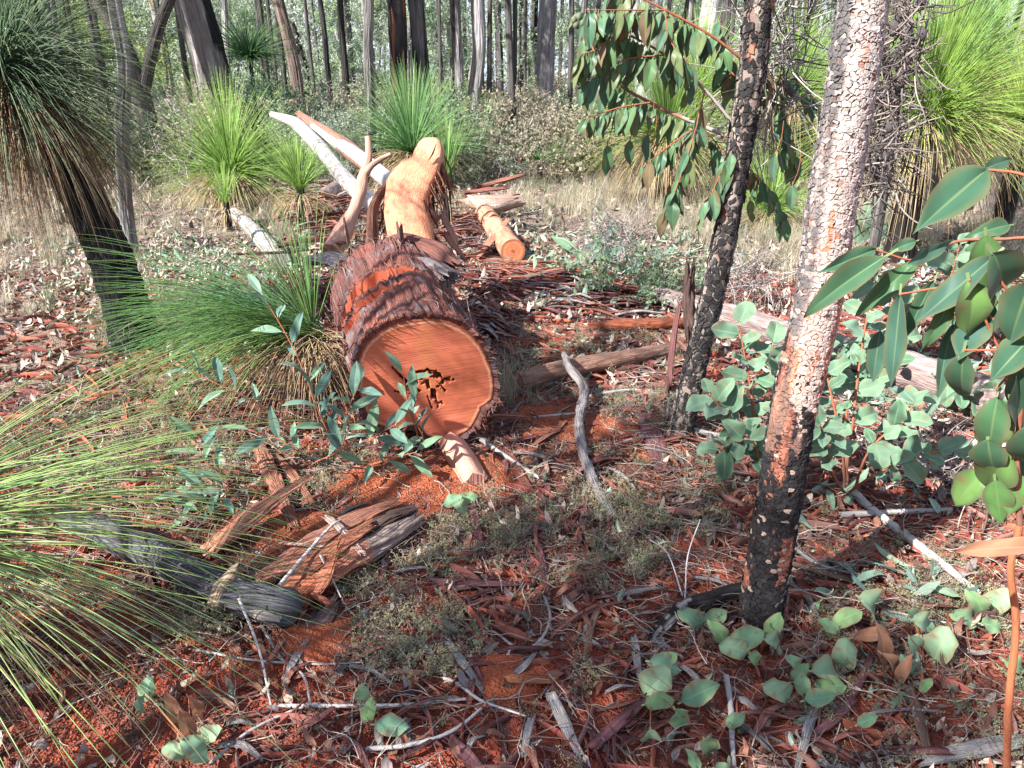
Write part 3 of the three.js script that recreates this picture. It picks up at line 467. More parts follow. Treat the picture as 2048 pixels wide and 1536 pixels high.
midTree({ label: 'smooth white trunk seen through the hanging green leaves of the blackened gum', z: 18, foot: [1290, 250], path: [[1296, 120], [1300, 0]], w0: 40, w1: 38, look: { seed: 22, light: [0.68, 0.64, 0.6], dark: [0.4, 0.37, 0.34], deep: 0.04 } });
midTree({ label: 'white trunk with a rust streak above the tall grass tree', z: 15, foot: [1852, 250], path: [[1862, 120], [1874, 0]], w0: 56, w1: 54, look: { seed: 24, light: [0.7, 0.66, 0.62], dark: [0.42, 0.38, 0.35], rust: 0.1, deep: 0.04 } });
midTree({ label: 'pale leaning trunk at the edge beyond the tall grass trees', z: 11, foot: [1985, 340], path: [[2012, 220], [2040, 110], [2068, 0]], w0: 30, w1: 27, look: { seed: 25, light: [0.5, 0.42, 0.36], dark: [0.26, 0.21, 0.17], deep: 0.04 } });
midTree({ label: 'twisted dark stem with dead twigs, close behind the pale near gum', z: 6, foot: [1760, 420], path: [[1775, 330], [1790, 200], [1815, 90], [1800, 0]], w0: 18, w1: 30, tall: 3, crownScale: 0.6, look: { seed: 27, light: [0.2, 0.18, 0.165], dark: [0.05, 0.045, 0.04], fr: 6, deep: 0.16 }, forks: [{ path: [[1790, 200], [1770, 120], [1765, 40], [1755, 0]], w: [16, 18, 22, 22, 12] }] });
midTree({ label: 'blackened thin trunk leaning beside the brown rough trunk', z: 21, foot: [668, 225], path: [[655, 140], [648, 60], [640, 0]], w0: 12, w1: 9, look: { seed: 31, light: [0.1, 0.09, 0.08], dark: [0.02, 0.02, 0.02] } });
midTree({ label: 'thin black trunk between the brown rough trunk and the dark straight one', z: 22, foot: [692, 232], path: [[690, 140], [683, 60], [680, 0]], w0: 16, w1: 11, look: { seed: 32, light: [0.09, 0.08, 0.07], dark: [0.02, 0.018, 0.017] } });
midTree({ label: 'grey trunk with a dark side just past the two burnt trunks', z: 26, foot: [916, 235], path: [[915, 120], [910, 0]], w0: 24, w1: 20, look: { seed: 33, rust: 0.1, light: [0.46, 0.42, 0.4], dark: [0.16, 0.14, 0.13], char: sideChar(-2.7, 0.45) } });
midTree({ label: 'slim dark trunk standing between the pale clearing trunk and the wide ribbed one', z: 28, foot: [1000, 190], path: [[998, 90], [994, 0]], w0: 16, w1: 13, look: { seed: 34, light: [0.24, 0.21, 0.2], dark: [0.04, 0.035, 0.035], char: footChar(1.5) } });
// the far forest: many alike trunks
{
  const protos = []; reseed(500);
  for (let k = 0; k < 8; k++) {
    const H = 13, pts = [V(0, -0.3, 0)]; for (let i = 1; i <= 6; i++) pts.push(V(gauss() * 0.22 + i * rr(-0.06, 0.06), i * H / 6, gauss() * 0.2));
    const pale = k % 2 === 0, o = new THREE.Group();
    const m = shade(new THREE.Mesh(barkTrunk(pts, [0.2, 0.17, 0.16, 0.15, 0.13, 0.1, 0.05], { seed: 40 + k, seg: 16, steps: 50, light: pale ? [0.6, 0.57, 0.53] : [0.2, 0.18, 0.17], dark: pale ? [0.28, 0.25, 0.23] : [0.04, 0.035, 0.03], rust: 0.07, char: k % 3 === 1 ? footChar(1.8) : k % 3 === 2 ? sideChar(k, 0.3) : () => 0 }), M.farBark)); m.name = 'trunk'; o.add(m);
    crownOn(o, pts[6].clone(), 0.85, k); protos.push({ o, pale });
  }
  const spots = [], ok = (x, z) => spots.every(([a, b]) => Math.hypot(a - x, b - z) > 0.9);
  let tries = 0;
  while (spots.length < 290 && tries++ < 9000) {
    const z = -lerp(22, 85, rnd() ** 1.15), x = rr(-0.78, 0.78) * -z; const px = 1024 + x / -z / CP * FPX; if (ok(x, z) && !namedCols.some(([c, d, w]) => -z < d + 1 && Math.abs(px - c) < w / 2 + 40) && !(-z < 30 && px > 480 && px < 1150)) spots.push([x, z]);
  }
  const thin = new Set(); tries = 0; while (thin.size < 70 && tries++ < 4000) { const z = -rr(13, 30), x = rr(-0.7, 0.7) * -z, px = 1024 + x / -z / CP * FPX; if (ok(x, z) && !namedCols.some(([c, d, w]) => Math.abs(px - c) < w / 2 + 14) && !(z > -17 && px > 300)) { thin.add(spots.length); spots.push([x, z]); } }
  spots.forEach(([x, z], i) => {
    const k = thin.has(i) ? 1 + 2 * Math.floor(rnd() * 4) : Math.floor(rnd() * 8), c = protos[k].o.clone(), w = thin.has(i) ? rr(0.2, 0.42) : rr(0.35, 1.1), s = rr(0.85, 1.25);
    c.name = numbered('forest_tree'); c.position.copy(onGround(x, z)); c.scale.set(w, s, w); c.rotation.set(gauss() * 0.03, rnd() * 6.28, gauss() * 0.05);
    tag(c, protos[k].pale ? 'slender pale trunk among the many in the far forest' : 'slender dark trunk among the many in the far forest', 'tree', protos[k].pale ? 'pale trunks of the far forest' : 'dark trunks of the far forest'); scene.add(c);
  });
}
// trees beside and behind the viewer, out of the frame, whose crowns shade the foreground
{
  const spread = (label, x, z, h, clumps) => {
    const o = thing('gum_tree', label, 'tree', onGround(x, z)), b = o.position;
    part('trunk', barkTrunk([V(x, -0.2, z), V(x + 0.1, h * 0.35, z - 0.1), V(x - 0.1, h * 0.7, z + 0.1), V(x, h, z)], [0.24, 0.2, 0.16, 0.08], { seed: x * 3, steps: 40, seg: 18 }), M.farBark, o);
    clumps.forEach(([px, py, t, s, dx, dz], i) => { const g = gp(px, py), p = g.addScaledVector(SUN, t); const c = crownOn(o, p.clone().sub(b), s, i, i * 1.7); const l = part('limb', tube([V(x, h * 0.6, z), V((x + p.x) / 2, (h * 0.6 + p.y) / 2 + 0.3, (z + p.z) / 2), p], [0.04, 0.03, 0.015], { seg: 7, steps: 10, col: [0.2, 0.17, 0.14], caps: false }), M.twig, o); });
  };
  const clumps = (px) => px.map(([x, y, sc = 0.24], i) => [x, y, 5.2 + 1.2 * hash3(x, y, 3), sc]);
  spread('tall gum beside the viewer whose crown shades the foreground litter', -3.0, 5.5, 6, clumps([[1230, 1300, 0.2], [1400, 1400, 0.22], [1080, 1200, 0.2], [930, 1260, 0.16], [1050, 1330, 0.18], [1330, 1120, 0.25], [1480, 1230, 0.25], [1600, 1400, 0.24], [1750, 1300, 0.2], [1180, 1030, 0.24], [1800, 1480, 0.22]]));
  spread('second gum beside the viewer whose crown shades the log and its bark', -7.0, 3.6, 6.5, clumps([[1040, 830, 0.22], [1120, 720, 0.26], [1230, 880, 0.24], [1260, 690, 0.26], [1150, 590, 0.24], [1400, 820, 0.24], [1450, 1000, 0.22], [1560, 1000, 0.2], [1330, 590, 0.24]]));
}
// ---------------------------------------------------------------- grass trees
function blades(list) {                           // list of {p, d, L, w, sag, col, tip, bend}
  const P = [], I = [], C = [], U = [];
  for (const { p, d, L, w, sag, col, tip, steps = 7, kink = 0 } of list) {
    const dir = d.clone().normalize(), q = p.clone(), base = P.length / 3; let b = dir.clone().cross(V(0, 1, 0.01)).normalize(); if (b.lengthSq() < 0.5) b = V(1, 0, 0);
    for (let i = 0; i <= steps; i++) {
      const t = i / steps, n = b.clone().cross(dir).normalize(), r = w * 0.5 * (1 - 0.75 * t ** 2.5);
      for (let j = 0; j < 3; j++) { const a = j * 2.0944 + 0.5; const v = q.clone().addScaledVector(b, Math.cos(a) * r).addScaledVector(n, Math.sin(a) * r * 0.75); P.push(v.x, v.y, v.z); U.push(j, t); C.push(...mixc(col, tip, t * t)); }
      q.addScaledVector(dir, L / steps); dir.y -= sag * (0.4 + 1.2 * t) / steps; if (kink) dir.add(V(gauss(), gauss(), gauss()).multiplyScalar(kink)); dir.normalize();
    }
    for (let i = 0; i < steps; i++) for (let j = 0; j < 3; j++) { const a = base + i * 3 + j, c = base + i * 3 + (j + 1) % 3; I.push(a, c, a + 3, c, c + 3, a + 3); }
  }
  return geo(P, I, U, C);
}
const GREEN = [[0.1, 0.2, 0.05], [0.13, 0.24, 0.055], [0.075, 0.16, 0.05], [0.16, 0.25, 0.07]], BLUEG = [[0.04, 0.12, 0.055], [0.055, 0.14, 0.05], [0.035, 0.1, 0.05], [0.08, 0.16, 0.05]], STRAWC = [[0.34, 0.25, 0.13], [0.26, 0.18, 0.09], [0.4, 0.32, 0.19]], RUSTY = [[0.16, 0.08, 0.04], [0.22, 0.13, 0.06], [0.12, 0.065, 0.035], [0.27, 0.18, 0.1]];
function crownBlades({ c, n, L, w, lo = 0.1, hi = 1.5, cols, tipCol = [0.25, 0.24, 0.1], sag = 0.7, az0 = 0, az1 = 6.2832, core = 0.05, steps = 7, kink = 0 }) {
  const list = [];
  for (let i = 0; i < n; i++) { const e = lerp(lo, hi, rnd()), a = rr(az0, az1), d = V(Math.cos(a) * Math.cos(e), Math.sin(e), Math.sin(a) * Math.cos(e)); list.push({ p: c.clone().add(V(d.x * core, gauss() * core * 0.6, d.z * core)), d: d.add(V(gauss(), gauss(), gauss()).multiplyScalar(0.06)), L: L * rr(0.7, 1.12), w: w * rr(0.8, 1.2), sag: sag * rr(0.6, 1.3), col: mulc(pick(cols), rr(0.75, 1.2)), tip: mixc(pick(cols), tipCol, rr(0, 0.7)), steps, kink }); }
  return list;
}
const M_blade = M.blade;
// the big black-stemmed grass tree
{
  reseed(600);
  const z = 5.0, foot = gp(272, 690), base = -foot.z;
  const pts = [[278, 720], [262, 640], [240, 570], [212, 490], [172, 410], [130, 330], [80, 240]].map(([x, y]) => at(x, y, base)); pts[0].y = -0.1;
  const o = thing('grass_tree', 'large shaggy grass tree on a leaning black trunk with a brown skirt of dead leaves', 'grass tree', foot);
  part('trunk', tube(pts, [0.165, 0.145, 0.135, 0.13, 0.125, 0.12, 0.11], { seg: 48, steps: 120, disp: (a, s, t, r) => r * (0.28 * (vn(Math.cos(a) * 7, Math.sin(a) * 7, s * 26) - 0.5) + 0.2 * (fbm(Math.cos(a) * 1.5, Math.sin(a) * 1.5, s * 3, 2) - 0.5)), col: (a, s, t) => mulc([0.018, 0.018, 0.018], 0.6 + 0.9 * vn(a * 5, s * 30, 2)) }), M.bark, o);
  const c = at(-5, 140, base), up = V(-0.35, 1, 0.1).normalize();
  const GREYB = [[0.065, 0.12, 0.065], [0.085, 0.15, 0.075], [0.055, 0.1, 0.06], [0.11, 0.165, 0.085]];
  const g = blades([...crownBlades({ c, n: 1250, L: 1.05, w: 0.0055, lo: -0.25, hi: 1.4, cols: GREYB, sag: 1.15, core: 0.12, steps: 10, kink: 0.025 }), ...crownBlades({ c: c.clone().add(V(0, -0.08, 0)), n: 380, L: 1.0, w: 0.0052, lo: -0.6, hi: 0.1, cols: GREYB, sag: 0.8, core: 0.12, steps: 9 })]);
  part('green_blades', g, M_blade, o).userData.kind = 'stuff';
  const dead = [];
  for (let i = 0; i < 1000; i++) { const a = rnd() * 6.28, d = V(Math.cos(a) * rr(0.15, 0.9), rr(-1, -0.2), Math.sin(a) * rr(0.15, 0.9)), p = c.clone().lerp(pts[5], rr(0, 0.4)).add(V(Math.cos(a) * 0.12, 0, Math.sin(a) * 0.12)); dead.push({ p, d, L: rr(0.55, 1.1), w: 0.005, sag: rr(1.2, 2.6), col: mulc(pick(RUSTY), rr(0.7, 1.2)), tip: mulc(pick(STRAWC), rr(0.5, 0.9)), kink: 0.03, steps: 8 }); }
  part('dead_skirt', blades(dead), M_blade, o).userData.kind = 'stuff';
}
// trunkless one beside the log
{
  reseed(620);
  const c = at(628, 668, 4.02), o = thing('grass_tree', 'trunkless grass tree sprawling its long blades beside the cut log', 'grass tree', onGround(c.x, c.z));
  const list = [];
  for (let i = 0; i < 300; i++) { const a = rr(2.3, 3.9) + gauss() * 0.25, e = rr(0.05, 0.65), d = V(Math.cos(a) * Math.cos(e), Math.sin(e), -Math.sin(a) * Math.cos(e) * 0.8); list.push({ p: c.clone().add(V(gauss() * 0.06, gauss() * 0.05, gauss() * 0.06)), d, L: rr(0.8, 1.4), w: 0.005, sag: rr(0.6, 1.15), col: mulc(pick(BLUEG), rr(0.8, 1.5)), tip: mulc(pick(GREEN), rr(0.8, 1.2)), steps: 9 }); }
  for (let i = 0; i < 220; i++) { const a = rr(2.0, 4.3), e = rr(0.05, 0.6), d = V(Math.cos(a) * Math.cos(e), Math.sin(e), Math.abs(Math.sin(a)) * Math.cos(e)); list.push({ p: c.clone().add(V(gauss() * 0.06, gauss() * 0.04, gauss() * 0.06)), d, L: rr(0.6, 1.2), w: 0.005, sag: rr(0.9, 1.8), col: mulc(pick(GREEN), rr(0.7, 1.1)), tip: mulc(pick(GREEN), rr(0.8, 1.3)), steps: 9 }); }
  for (let i = 0; i < 70; i++) { const a = rnd() * 6.28, e = rr(0.9, 1.45), d = V(Math.cos(a) * Math.cos(e) - 0.25, Math.sin(e), Math.sin(a) * Math.cos(e)); list.push({ p: c.clone(), d, L: rr(0.5, 0.85), w: 0.0058, sag: rr(0.2, 0.7), col: mulc(pick(GREEN), rr(0.7, 1)), tip: pick(GREEN), steps: 8 }); }
  part('green_blades', blades(list), M_blade, o).userData.kind = 'stuff';
  const dead = [];
  for (let i = 0; i < 280; i++) { const a = rr(0.2, 3.6), d = V(Math.cos(a) * 0.9 - 0.1, rr(-0.4, 0.35), Math.abs(Math.sin(a))); dead.push({ p: c.clone().add(V(gauss() * 0.08, -0.03 + gauss() * 0.04, gauss() * 0.08)), d, L: rr(0.35, 0.8), w: 0.005, sag: rr(1.2, 2.4), col: mulc(pick(STRAWC), rr(0.6, 1)), tip: mulc(pick(RUSTY), rr(0.8, 1.3)), kink: 0.05 }); }
  part('dead_skirt', blades(dead), M_blade, o).userData.kind = 'stuff';
}
// near one whose blades sweep in from the edge of the frame
{
  reseed(640);
  const c = at(-250, 1070, 1.75), o = thing('grass_tree', 'nearest grass tree, its long yellow green blades sweeping in low across the foreground', 'grass tree', onGround(c.x, c.z));
  const list = [], YEL = [[0.19, 0.28, 0.07], [0.25, 0.33, 0.1], [0.1, 0.2, 0.065], [0.24, 0.32, 0.12]];
  for (let i = 0; i < 200; i++) { const a = rr(-0.95, 1.0), e = rr(-0.12, 0.5), d = V(Math.cos(a) * Math.cos(e), Math.sin(e), -Math.sin(a) * Math.cos(e)); list.push({ p: c.clone().add(V(gauss() * 0.05, gauss() * 0.06, gauss() * 0.05)), d, L: rr(0.8, 1.4), w: 0.0044, sag: rr(0.35, 1.1), col: mulc(pick(YEL), rr(0.8, 1.2)), tip: mulc(pick(rnd() < 0.18 ? STRAWC : YEL), rr(0.8, 1.2)), steps: 12 }); }
  for (let i = 0; i < 60; i++) { const a = rr(1.2, 5.0), e = rr(0.0, 0.45), d = V(Math.cos(a) * Math.cos(e), Math.sin(e), -Math.sin(a) * Math.cos(e)); list.push({ p: c.clone(), d, L: rr(0.8, 1.2), w: 0.005, sag: rr(0.35, 1.1), col: pick(YEL), tip: pick(YEL), steps: 10 }); }
  part('green_blades', blades(list), M_blade, o).userData.kind = 'stuff';
  const dead = []; for (let i = 0; i < 150; i++) { const a = rr(-1.2, 1.2), d = V(Math.cos(a), rr(-0.5, 0.2), -Math.sin(a)); dead.push({ p: c.clone().add(V(0, -0.1, 0)), d, L: rr(0.5, 1.0), w: 0.0042, sag: rr(0.9, 2), col: mulc(pick(STRAWC), 0.8), tip: mulc(pick(RUSTY), 1.2), kink: 0.03, steps: 10 }); }
  part('dead_skirt', blades(dead), M_blade, o).userData.kind = 'stuff';
  part('stem', tube([V(c.x, -0.05, c.z), V(c.x, c.y * 0.6, c.z), c.clone()], [0.13, 0.11, 0.08], { seg: 18, steps: 16, col: [0.025, 0.022, 0.02] }), M.bark, o);
}
// grass trees beyond the clearing
const BRIGHT = [[0.16, 0.3, 0.05], [0.2, 0.34, 0.06], [0.13, 0.26, 0.05], [0.25, 0.36, 0.09]];
function farGrassTree(label, px, py, z, { n = 500, L = 0.9, skirt = 300, lo = 0, hi = 1.4, cols = BRIGHT, w = 0.006, stem = 0.1, sag = 0.6, core = 0.05 }) {
  const c = at(px, py, z), b = onGround(c.x, c.z), o = thing('grass_tree', label, 'grass tree', b, 'grass trees beyond the log');
  part('green_blades', blades(crownBlades({ c, n, L, w, lo, hi, cols, sag, core, tipCol: [0.3, 0.36, 0.12] })), M_blade, o).userData.kind = 'stuff';
  if (skirt) { const dead = []; for (let i = 0; i < skirt * 1.8; i++) { const a = rnd() * 6.28, d = V(Math.cos(a), rr(-1, 0.4), Math.sin(a)); dead.push({ p: c.clone().add(V(d.x * core * 1.5, -0.05 - rnd() * 0.1, d.z * core * 1.5)), d, L: L * rr(0.5, 1.0), w: w * 1.1, sag: rr(1.4, 3), col: mulc(pick(STRAWC), rr(0.7, 1.2)), tip: mulc(pick(STRAWC), rr(0.8, 1.2)), kink: 0.03 }); } part('dead_skirt', blades(dead), M_blade, o).userData.kind = 'stuff'; }
  part('stem', tube([V(b.x, b.y - 0.05, b.z), V(b.x, (b.y + c.y) / 2, b.z), c], [stem * 1.1, stem, stem * 0.9], { seg: 12, steps: 12, col: [0.03, 0.026, 0.022] }), M.farBark, o);
}
reseed(660);
farGrassTree('bright yellow green grass tree at the foot of the big leaning grey tree', 462, 345, 11.5, { n: 800, L: 1.35, w: 0.0085, hi: 1.55, lo: -0.2, skirt: 420, stem: 0.16 });
farGrassTree('small upright grass tree below the white forked dead branch', 600, 375, 9.2, { n: 240, L: 0.72, w: 0.007, lo: 0.5, hi: 1.5, skirt: 80, stem: 0.05 });
farGrassTree('narrow little grass tuft beside the bright yellow green grass tree', 452, 405, 9.6, { n: 90, L: 0.5, w: 0.007, lo: 0.9, hi: 1.5, skirt: 20, stem: 0.04 });
farGrassTree('fan shaped green grass tree standing before the burnt twin trunks', 826, 300, 13.5, { n: 620, L: 1.4, w: 0.0105, lo: 0.05, hi: 1.5, cols: [[0.1, 0.24, 0.08], [0.13, 0.28, 0.09], [0.18, 0.33, 0.13], [0.07, 0.18, 0.06]], sag: 0.35, skirt: 150 });
farGrassTree('tall thin grass tuft growing right behind the peeled stump', 893, 360, 9.0, { n: 110, L: 0.75, w: 0.007, lo: 1.05, hi: 1.5, cols: [[0.09, 0.2, 0.05], [0.12, 0.24, 0.06]], skirt: 20, stem: 0.05 });
farGrassTree('small grass tuft right of the pale grey clearing trunk', 972, 275, 19, { n: 120, L: 1.05, w: 0.011, lo: 0.9, hi: 1.5, skirt: 30, stem: 0.06 });
farGrassTree('dark green grass tree crown high on a stem near the slim pale trunk', 500, 115, 17, { n: 420, L: 1.0, w: 0.011, stem: 0.045, lo: -0.1, hi: 1.3, cols: [[0.05, 0.14, 0.05], [0.07, 0.18, 0.06]], skirt: 0 });
farGrassTree('tall bright grass tree with a long straw skirt behind the pale near gum', 1848, 228, 7.6, { n: 1300, L: 1.28, w: 0.0062, lo: -0.35, hi: 1.5, sag: 0.75, skirt: 330, cols: [[0.22, 0.36, 0.06], [0.27, 0.4, 0.08], [0.17, 0.3, 0.05]], stem: 0.13, core: 0.1 });
farGrassTree('taller grass tree crown rising behind the one with the long straw skirt', 1905, 120, 10.5, { n: 800, L: 1.5, w: 0.008, lo: -0.2, hi: 1.5, cols: [[0.13, 0.28, 0.07], [0.17, 0.33, 0.1], [0.2, 0.36, 0.13]], skirt: 200, stem: 0.12 });
farGrassTree('grass tree with drooping straw skirt behind the hanging gum leaves', 1335, 270, 12, { n: 700, L: 1.5, w: 0.008, lo: -0.3, hi: 1.5, skirt: 350, stem: 0.13, core: 0.1 });
farGrassTree('low grass tree on the ground between the two flaky gum trunks', 1540, 415, 9.5, { n: 420, L: 0.85, w: 0.0065, lo: 0, hi: 1.4, skirt: 160, stem: 0.07 });
farGrassTree('grass tree half hidden between the two flaky gum trunks, farther back', 1590, 190, 15, { n: 500, L: 1.5, w: 0.01, lo: -0.1, hi: 1.5, skirt: 200 });
farGrassTree('green tuft lying by the grey fallen log on the sunny clearing', 1080, 318, 14.5, { n: 130, L: 0.8, w: 0.009, lo: 0, hi: 0.7, cols: [[0.08, 0.18, 0.06], [0.12, 0.24, 0.07]], skirt: 0, stem: 0.05 });
farGrassTree('yellow green grass tree cut by the frame edge beyond the pale leaning trunk', 2052, 235, 9, { n: 420, L: 1.0, w: 0.0075, lo: -0.3, hi: 1.5, cols: [[0.2, 0.3, 0.04], [0.25, 0.34, 0.06]], skirt: 200 });
farGrassTree('bright crown of a grass tree just behind the near gum near its fork height', 1400, 175, 14, { n: 450, L: 1.3, w: 0.01, lo: -0.1, hi: 1.5, skirt: 100 });

// ---------------------------------------------------------------- understorey behind the clearing
const spray = [0, 1, 2].map((k) => {
  reseed(700 + k); const P = [], I = [], C = [];
  for (let s = 0; s < 9; s++) {
    let p = V(gauss() * 0.06, 0, gauss() * 0.06); const d = V(gauss() * 0.8, rr(0.4, 1.2), gauss() * 0.8).normalize();
    for (let j = 0; j < 9; j++) {
      const q = p.clone().addScaledVector(d, 0.07); d.add(V(gauss() * 0.25, -0.06, gauss() * 0.25)).normalize();
      const i = P.length / 3, w = d.clone().cross(V(0.3, 0.2, 1)).normalize().multiplyScalar(0.003); P.push(p.x - w.x, p.y, p.z - w.z, p.x + w.x, p.y, p.z + w.z, q.x, q.y, q.z); I.push(i, i + 1, i + 2); for (let z = 0; z < 3; z++) C.push(0.55, 0.5, 0.5);
      p = q;
      for (let l = 0; l < 2; l++) { const e = V(gauss(), gauss() * 0.8 - (k === 2 ? 0.9 : 0.1), gauss()).normalize().multiplyScalar(rr(0.05, 0.085)), n = e.clone().cross(V(gauss(), gauss(), gauss())).normalize().multiplyScalar(k === 1 ? 0.009 : 0.016), i2 = P.length / 3, c = rr(0.7, 1.35); P.push(p.x, p.y, p.z, p.x + e.x * 0.45 + n.x, p.y + e.y * 0.45 + n.y, p.z + e.z * 0.45 + n.z, p.x + e.x, p.y + e.y, p.z + e.z, p.x + e.x * 0.45 - n.x, p.y + e.y * 0.45 - n.y, p.z + e.z * 0.45 - n.z); I.push(i2, i2 + 1, i2 + 2, i2, i2 + 2, i2 + 3); for (let z = 0; z < 4; z++) C.push(c, c, c); }
    }
  }
  return geo(P, I, null, C);
});
const GREYG = [[0.38, 0.44, 0.32], [0.45, 0.5, 0.4], [0.3, 0.37, 0.26], [0.5, 0.53, 0.44], [0.32, 0.44, 0.22], [0.4, 0.48, 0.25], [0.13, 0.19, 0.12]], DRYG = [[0.32, 0.27, 0.19], [0.26, 0.22, 0.17], [0.36, 0.32, 0.22], [0.23, 0.21, 0.14]];
{
  const lists = spray.map(() => []); reseed(720);
  const bush = (x, z, R, H, n, cols, y0 = 0) => { const g = groundH(x, z); for (let i = 0; i < n; i++) { const a = rnd() * 6.28, q = Math.sqrt(rnd()) * R, y = y0 + rnd() * H; lists[Math.floor(rnd() * 3)].push([basis(V(x + Math.cos(a) * q, g + y, z + Math.sin(a) * q), V(gauss() * 0.7, 1, gauss() * 0.7), V(gauss(), 0, gauss()), rr(0.7, 1.5) * (z < -30 ? 1.5 : 1)), mulc(pick(cols), rr(0.75, 1.25))]); } };
  for (let i = 0; i < 330; i++) { const z = -lerp(17, 75, rnd() ** 1.1), x = rr(-0.8, 0.8) * -z; bush(x, z, rr(0.6, 1.6), rr(0.5, 1.1) * (1 + smoothstep(-z, 24, 50) * 1.4), Math.floor(rr(14, 40)), rnd() < 0.25 ? DRYG : GREYG); }
  for (let i = 0; i < 330; i++) { const z = -lerp(26, 85, rnd()), x = rr(-0.8, 0.8) * -z; bush(x, z, rr(0.8, 2.2), rr(1.5, 4.5), Math.floor(rr(16, 40)), GREYG, rr(0.8, 5)); }
  for (let i = 0; i < 130; i++) { const z = -rr(14, 27), x = rr(-0.8, 0.8) * -z; bush(x, z, rr(0.5, 1.2), rr(0.4, 1.25), Math.floor(rr(14, 34)), rnd() < 0.6 ? [[0.12, 0.17, 0.1], [0.2, 0.26, 0.15], [0.08, 0.11, 0.07], [0.27, 0.33, 0.2]] : DRYG); }
  for (let i = 0; i < 34; i++) { const px = rr(-100, 620), z = rr(21, 34), p = at(px, rr(20, 230), z); bush(p.x, p.z, rr(0.5, 1.1), rr(0.7, 1.6), Math.floor(rr(14, 26)), rnd() < 0.5 ? [[0.28, 0.34, 0.1], [0.2, 0.28, 0.09]] : GREYG, Math.max(0, p.y - 0.7)); }
  lists.forEach((l, k) => { const m = instances('understorey', spray[k], M.foliage, l); tag(m, ['mass of grey green shrubs filling the forest between the far trunks', 'fine leaved pale undergrowth massed among the distant trunks', 'hanging foliage curtain of the distant forest behind the clearing'][k], 'undergrowth'); });
}
// shrubs near enough to tell apart
function shrub(label, px, py, z, R, H, n, cols, y0 = 0.1) {
  const c = at(px, py, z), b = onGround(c.x, c.z), o = thing('shrub', label, 'shrub', b), l = [], st = [];
  for (let i = 0; i < n; i++) { const a = rnd() * 6.28, q = Math.sqrt(rnd()) * R, y = y0 + rnd() * H; const p = V(Math.cos(a) * q * (0.4 + 0.6 * y / (H + y0)), y, Math.sin(a) * q); l.push([basis(p, V(p.x, 1, p.z), V(gauss(), 0, gauss()), rr(0.45, 0.9)), mulc(pick(cols), rr(0.75, 1.25))]); if (i % 4 === 0) st.push(tube([V(gauss() * 0.05, 0, gauss() * 0.05), V(p.x * 0.4, y * 0.5, p.z * 0.4), p], [0.011, 0.007, 0.003], { seg: 4, steps: 6, col: [0.2, 0.17, 0.14], caps: false })); }
  const s = shade(new THREE.Mesh(mergeGeometries(st), M.twig)); s.name = 'stems'; o.add(s);
  spray.forEach((g, k) => { const m = instances('foliage', g, M.foliage, l.filter((_, i) => i % 3 === k), o); m.name = 'foliage'; });
}
reseed(760);
shrub('dry brown bush with seed heads beyond the clearing', 1062, 235, 18, 0.9, 1.3, 60, DRYG);
shrub('grey green leafy bush behind the white forked dead branch', 672, 262, 14, 0.8, 0.9, 50, [[0.2, 0.25, 0.17], [0.26, 0.3, 0.22]]);
shrub('pale green bush behind the slender rough grey trunk', 140, 230, 14, 0.9, 1.0, 50, [[0.26, 0.32, 0.1], [0.32, 0.36, 0.14], [0.2, 0.27, 0.1]]);
shrub('light green bush standing between the forked dark trunk and the leaning grey tree', 345, 240, 16, 0.7, 0.9, 40, GREYG);
shrub('dark feathery bush around the dark grass tree crown', 515, 190, 16.2, 0.75, 1.5, 70, [[0.06, 0.12, 0.06], [0.09, 0.15, 0.08]]);
shrub('low grey scrub between the pale clearing trunk and the fan grass tree', 880, 262, 20, 0.9, 0.9, 40, DRYG);
shrub('low bush under the hanging gum leaves at the back of the clearing', 1150, 250, 17, 0.9, 1.1, 50, [[0.25, 0.25, 0.15], [0.3, 0.28, 0.19], [0.18, 0.2, 0.12]]);
shrub('loose green bush behind the burnt twin trunks', 890, 190, 26, 1.1, 1.6, 50, [[0.24, 0.32, 0.13], [0.3, 0.36, 0.16]]);
shrub('leafy green saplings crowding the clearing below the hanging leaves', 1290, 520, 6.2, 0.5, 0.08, 15, [[0.13, 0.2, 0.1], [0.17, 0.24, 0.14]], 0.02);
// ---------------------------------------------------------------- the cut log
const ORANGE = [0.54, 0.145, 0.075], ORANGE2 = [0.42, 0.112, 0.05], RIND = [0.62, 0.3, 0.17];
const logF = at(853, 765, 3.25), logAxis = V(-0.47, 0, -1.9).normalize(), logR = V(-logAxis.z, 0, logAxis.x).normalize(), logU = V(0, 1, 0), logDepth = 3.25 * CP + (EYE - logF.y) * SP;
const outlinePx = [[722, 740], [735, 690], [770, 658], [830, 642], [880, 644], [922, 660], [957, 692], [978, 735], [988, 780], [985, 812], [962, 826], [953, 848], [940, 868], [902, 888], [872, 886], [850, 876], [838, 858], [828, 850], [812, 852], [795, 856], [768, 850], [740, 832], [725, 792]].map(([x, y]) => [(x - 853) / FPX * logDepth / 0.97, (765 - y) / FPX * logDepth / CP]);
const outlinePol = outlinePx.map(([x, y]) => [Math.atan2(y, x), Math.hypot(x, y)]).sort((a, b) => a[0] - b[0]);
function outline(a) { a = Math.atan2(Math.sin(a), Math.cos(a)); const n = outlinePol.length; let i = outlinePol.findIndex((p) => p[0] > a); if (i < 0) i = 0; const q = outlinePol[i], p = outlinePol[(i + n - 1) % n]; let d = q[0] - p[0], e = a - p[0]; if (d < 0) d += 6.28319; if (e < 0) e += 6.28319; return lerp(p[1], q[1], clamp(e / d, 0, 1)); }
const LOGLEN = 1.85, bigR = (s) => 0.312 + 0.035 * s, logC = (s) => logF.clone().addScaledVector(logAxis, s).addScaledVector(logU, -s * 0.03);
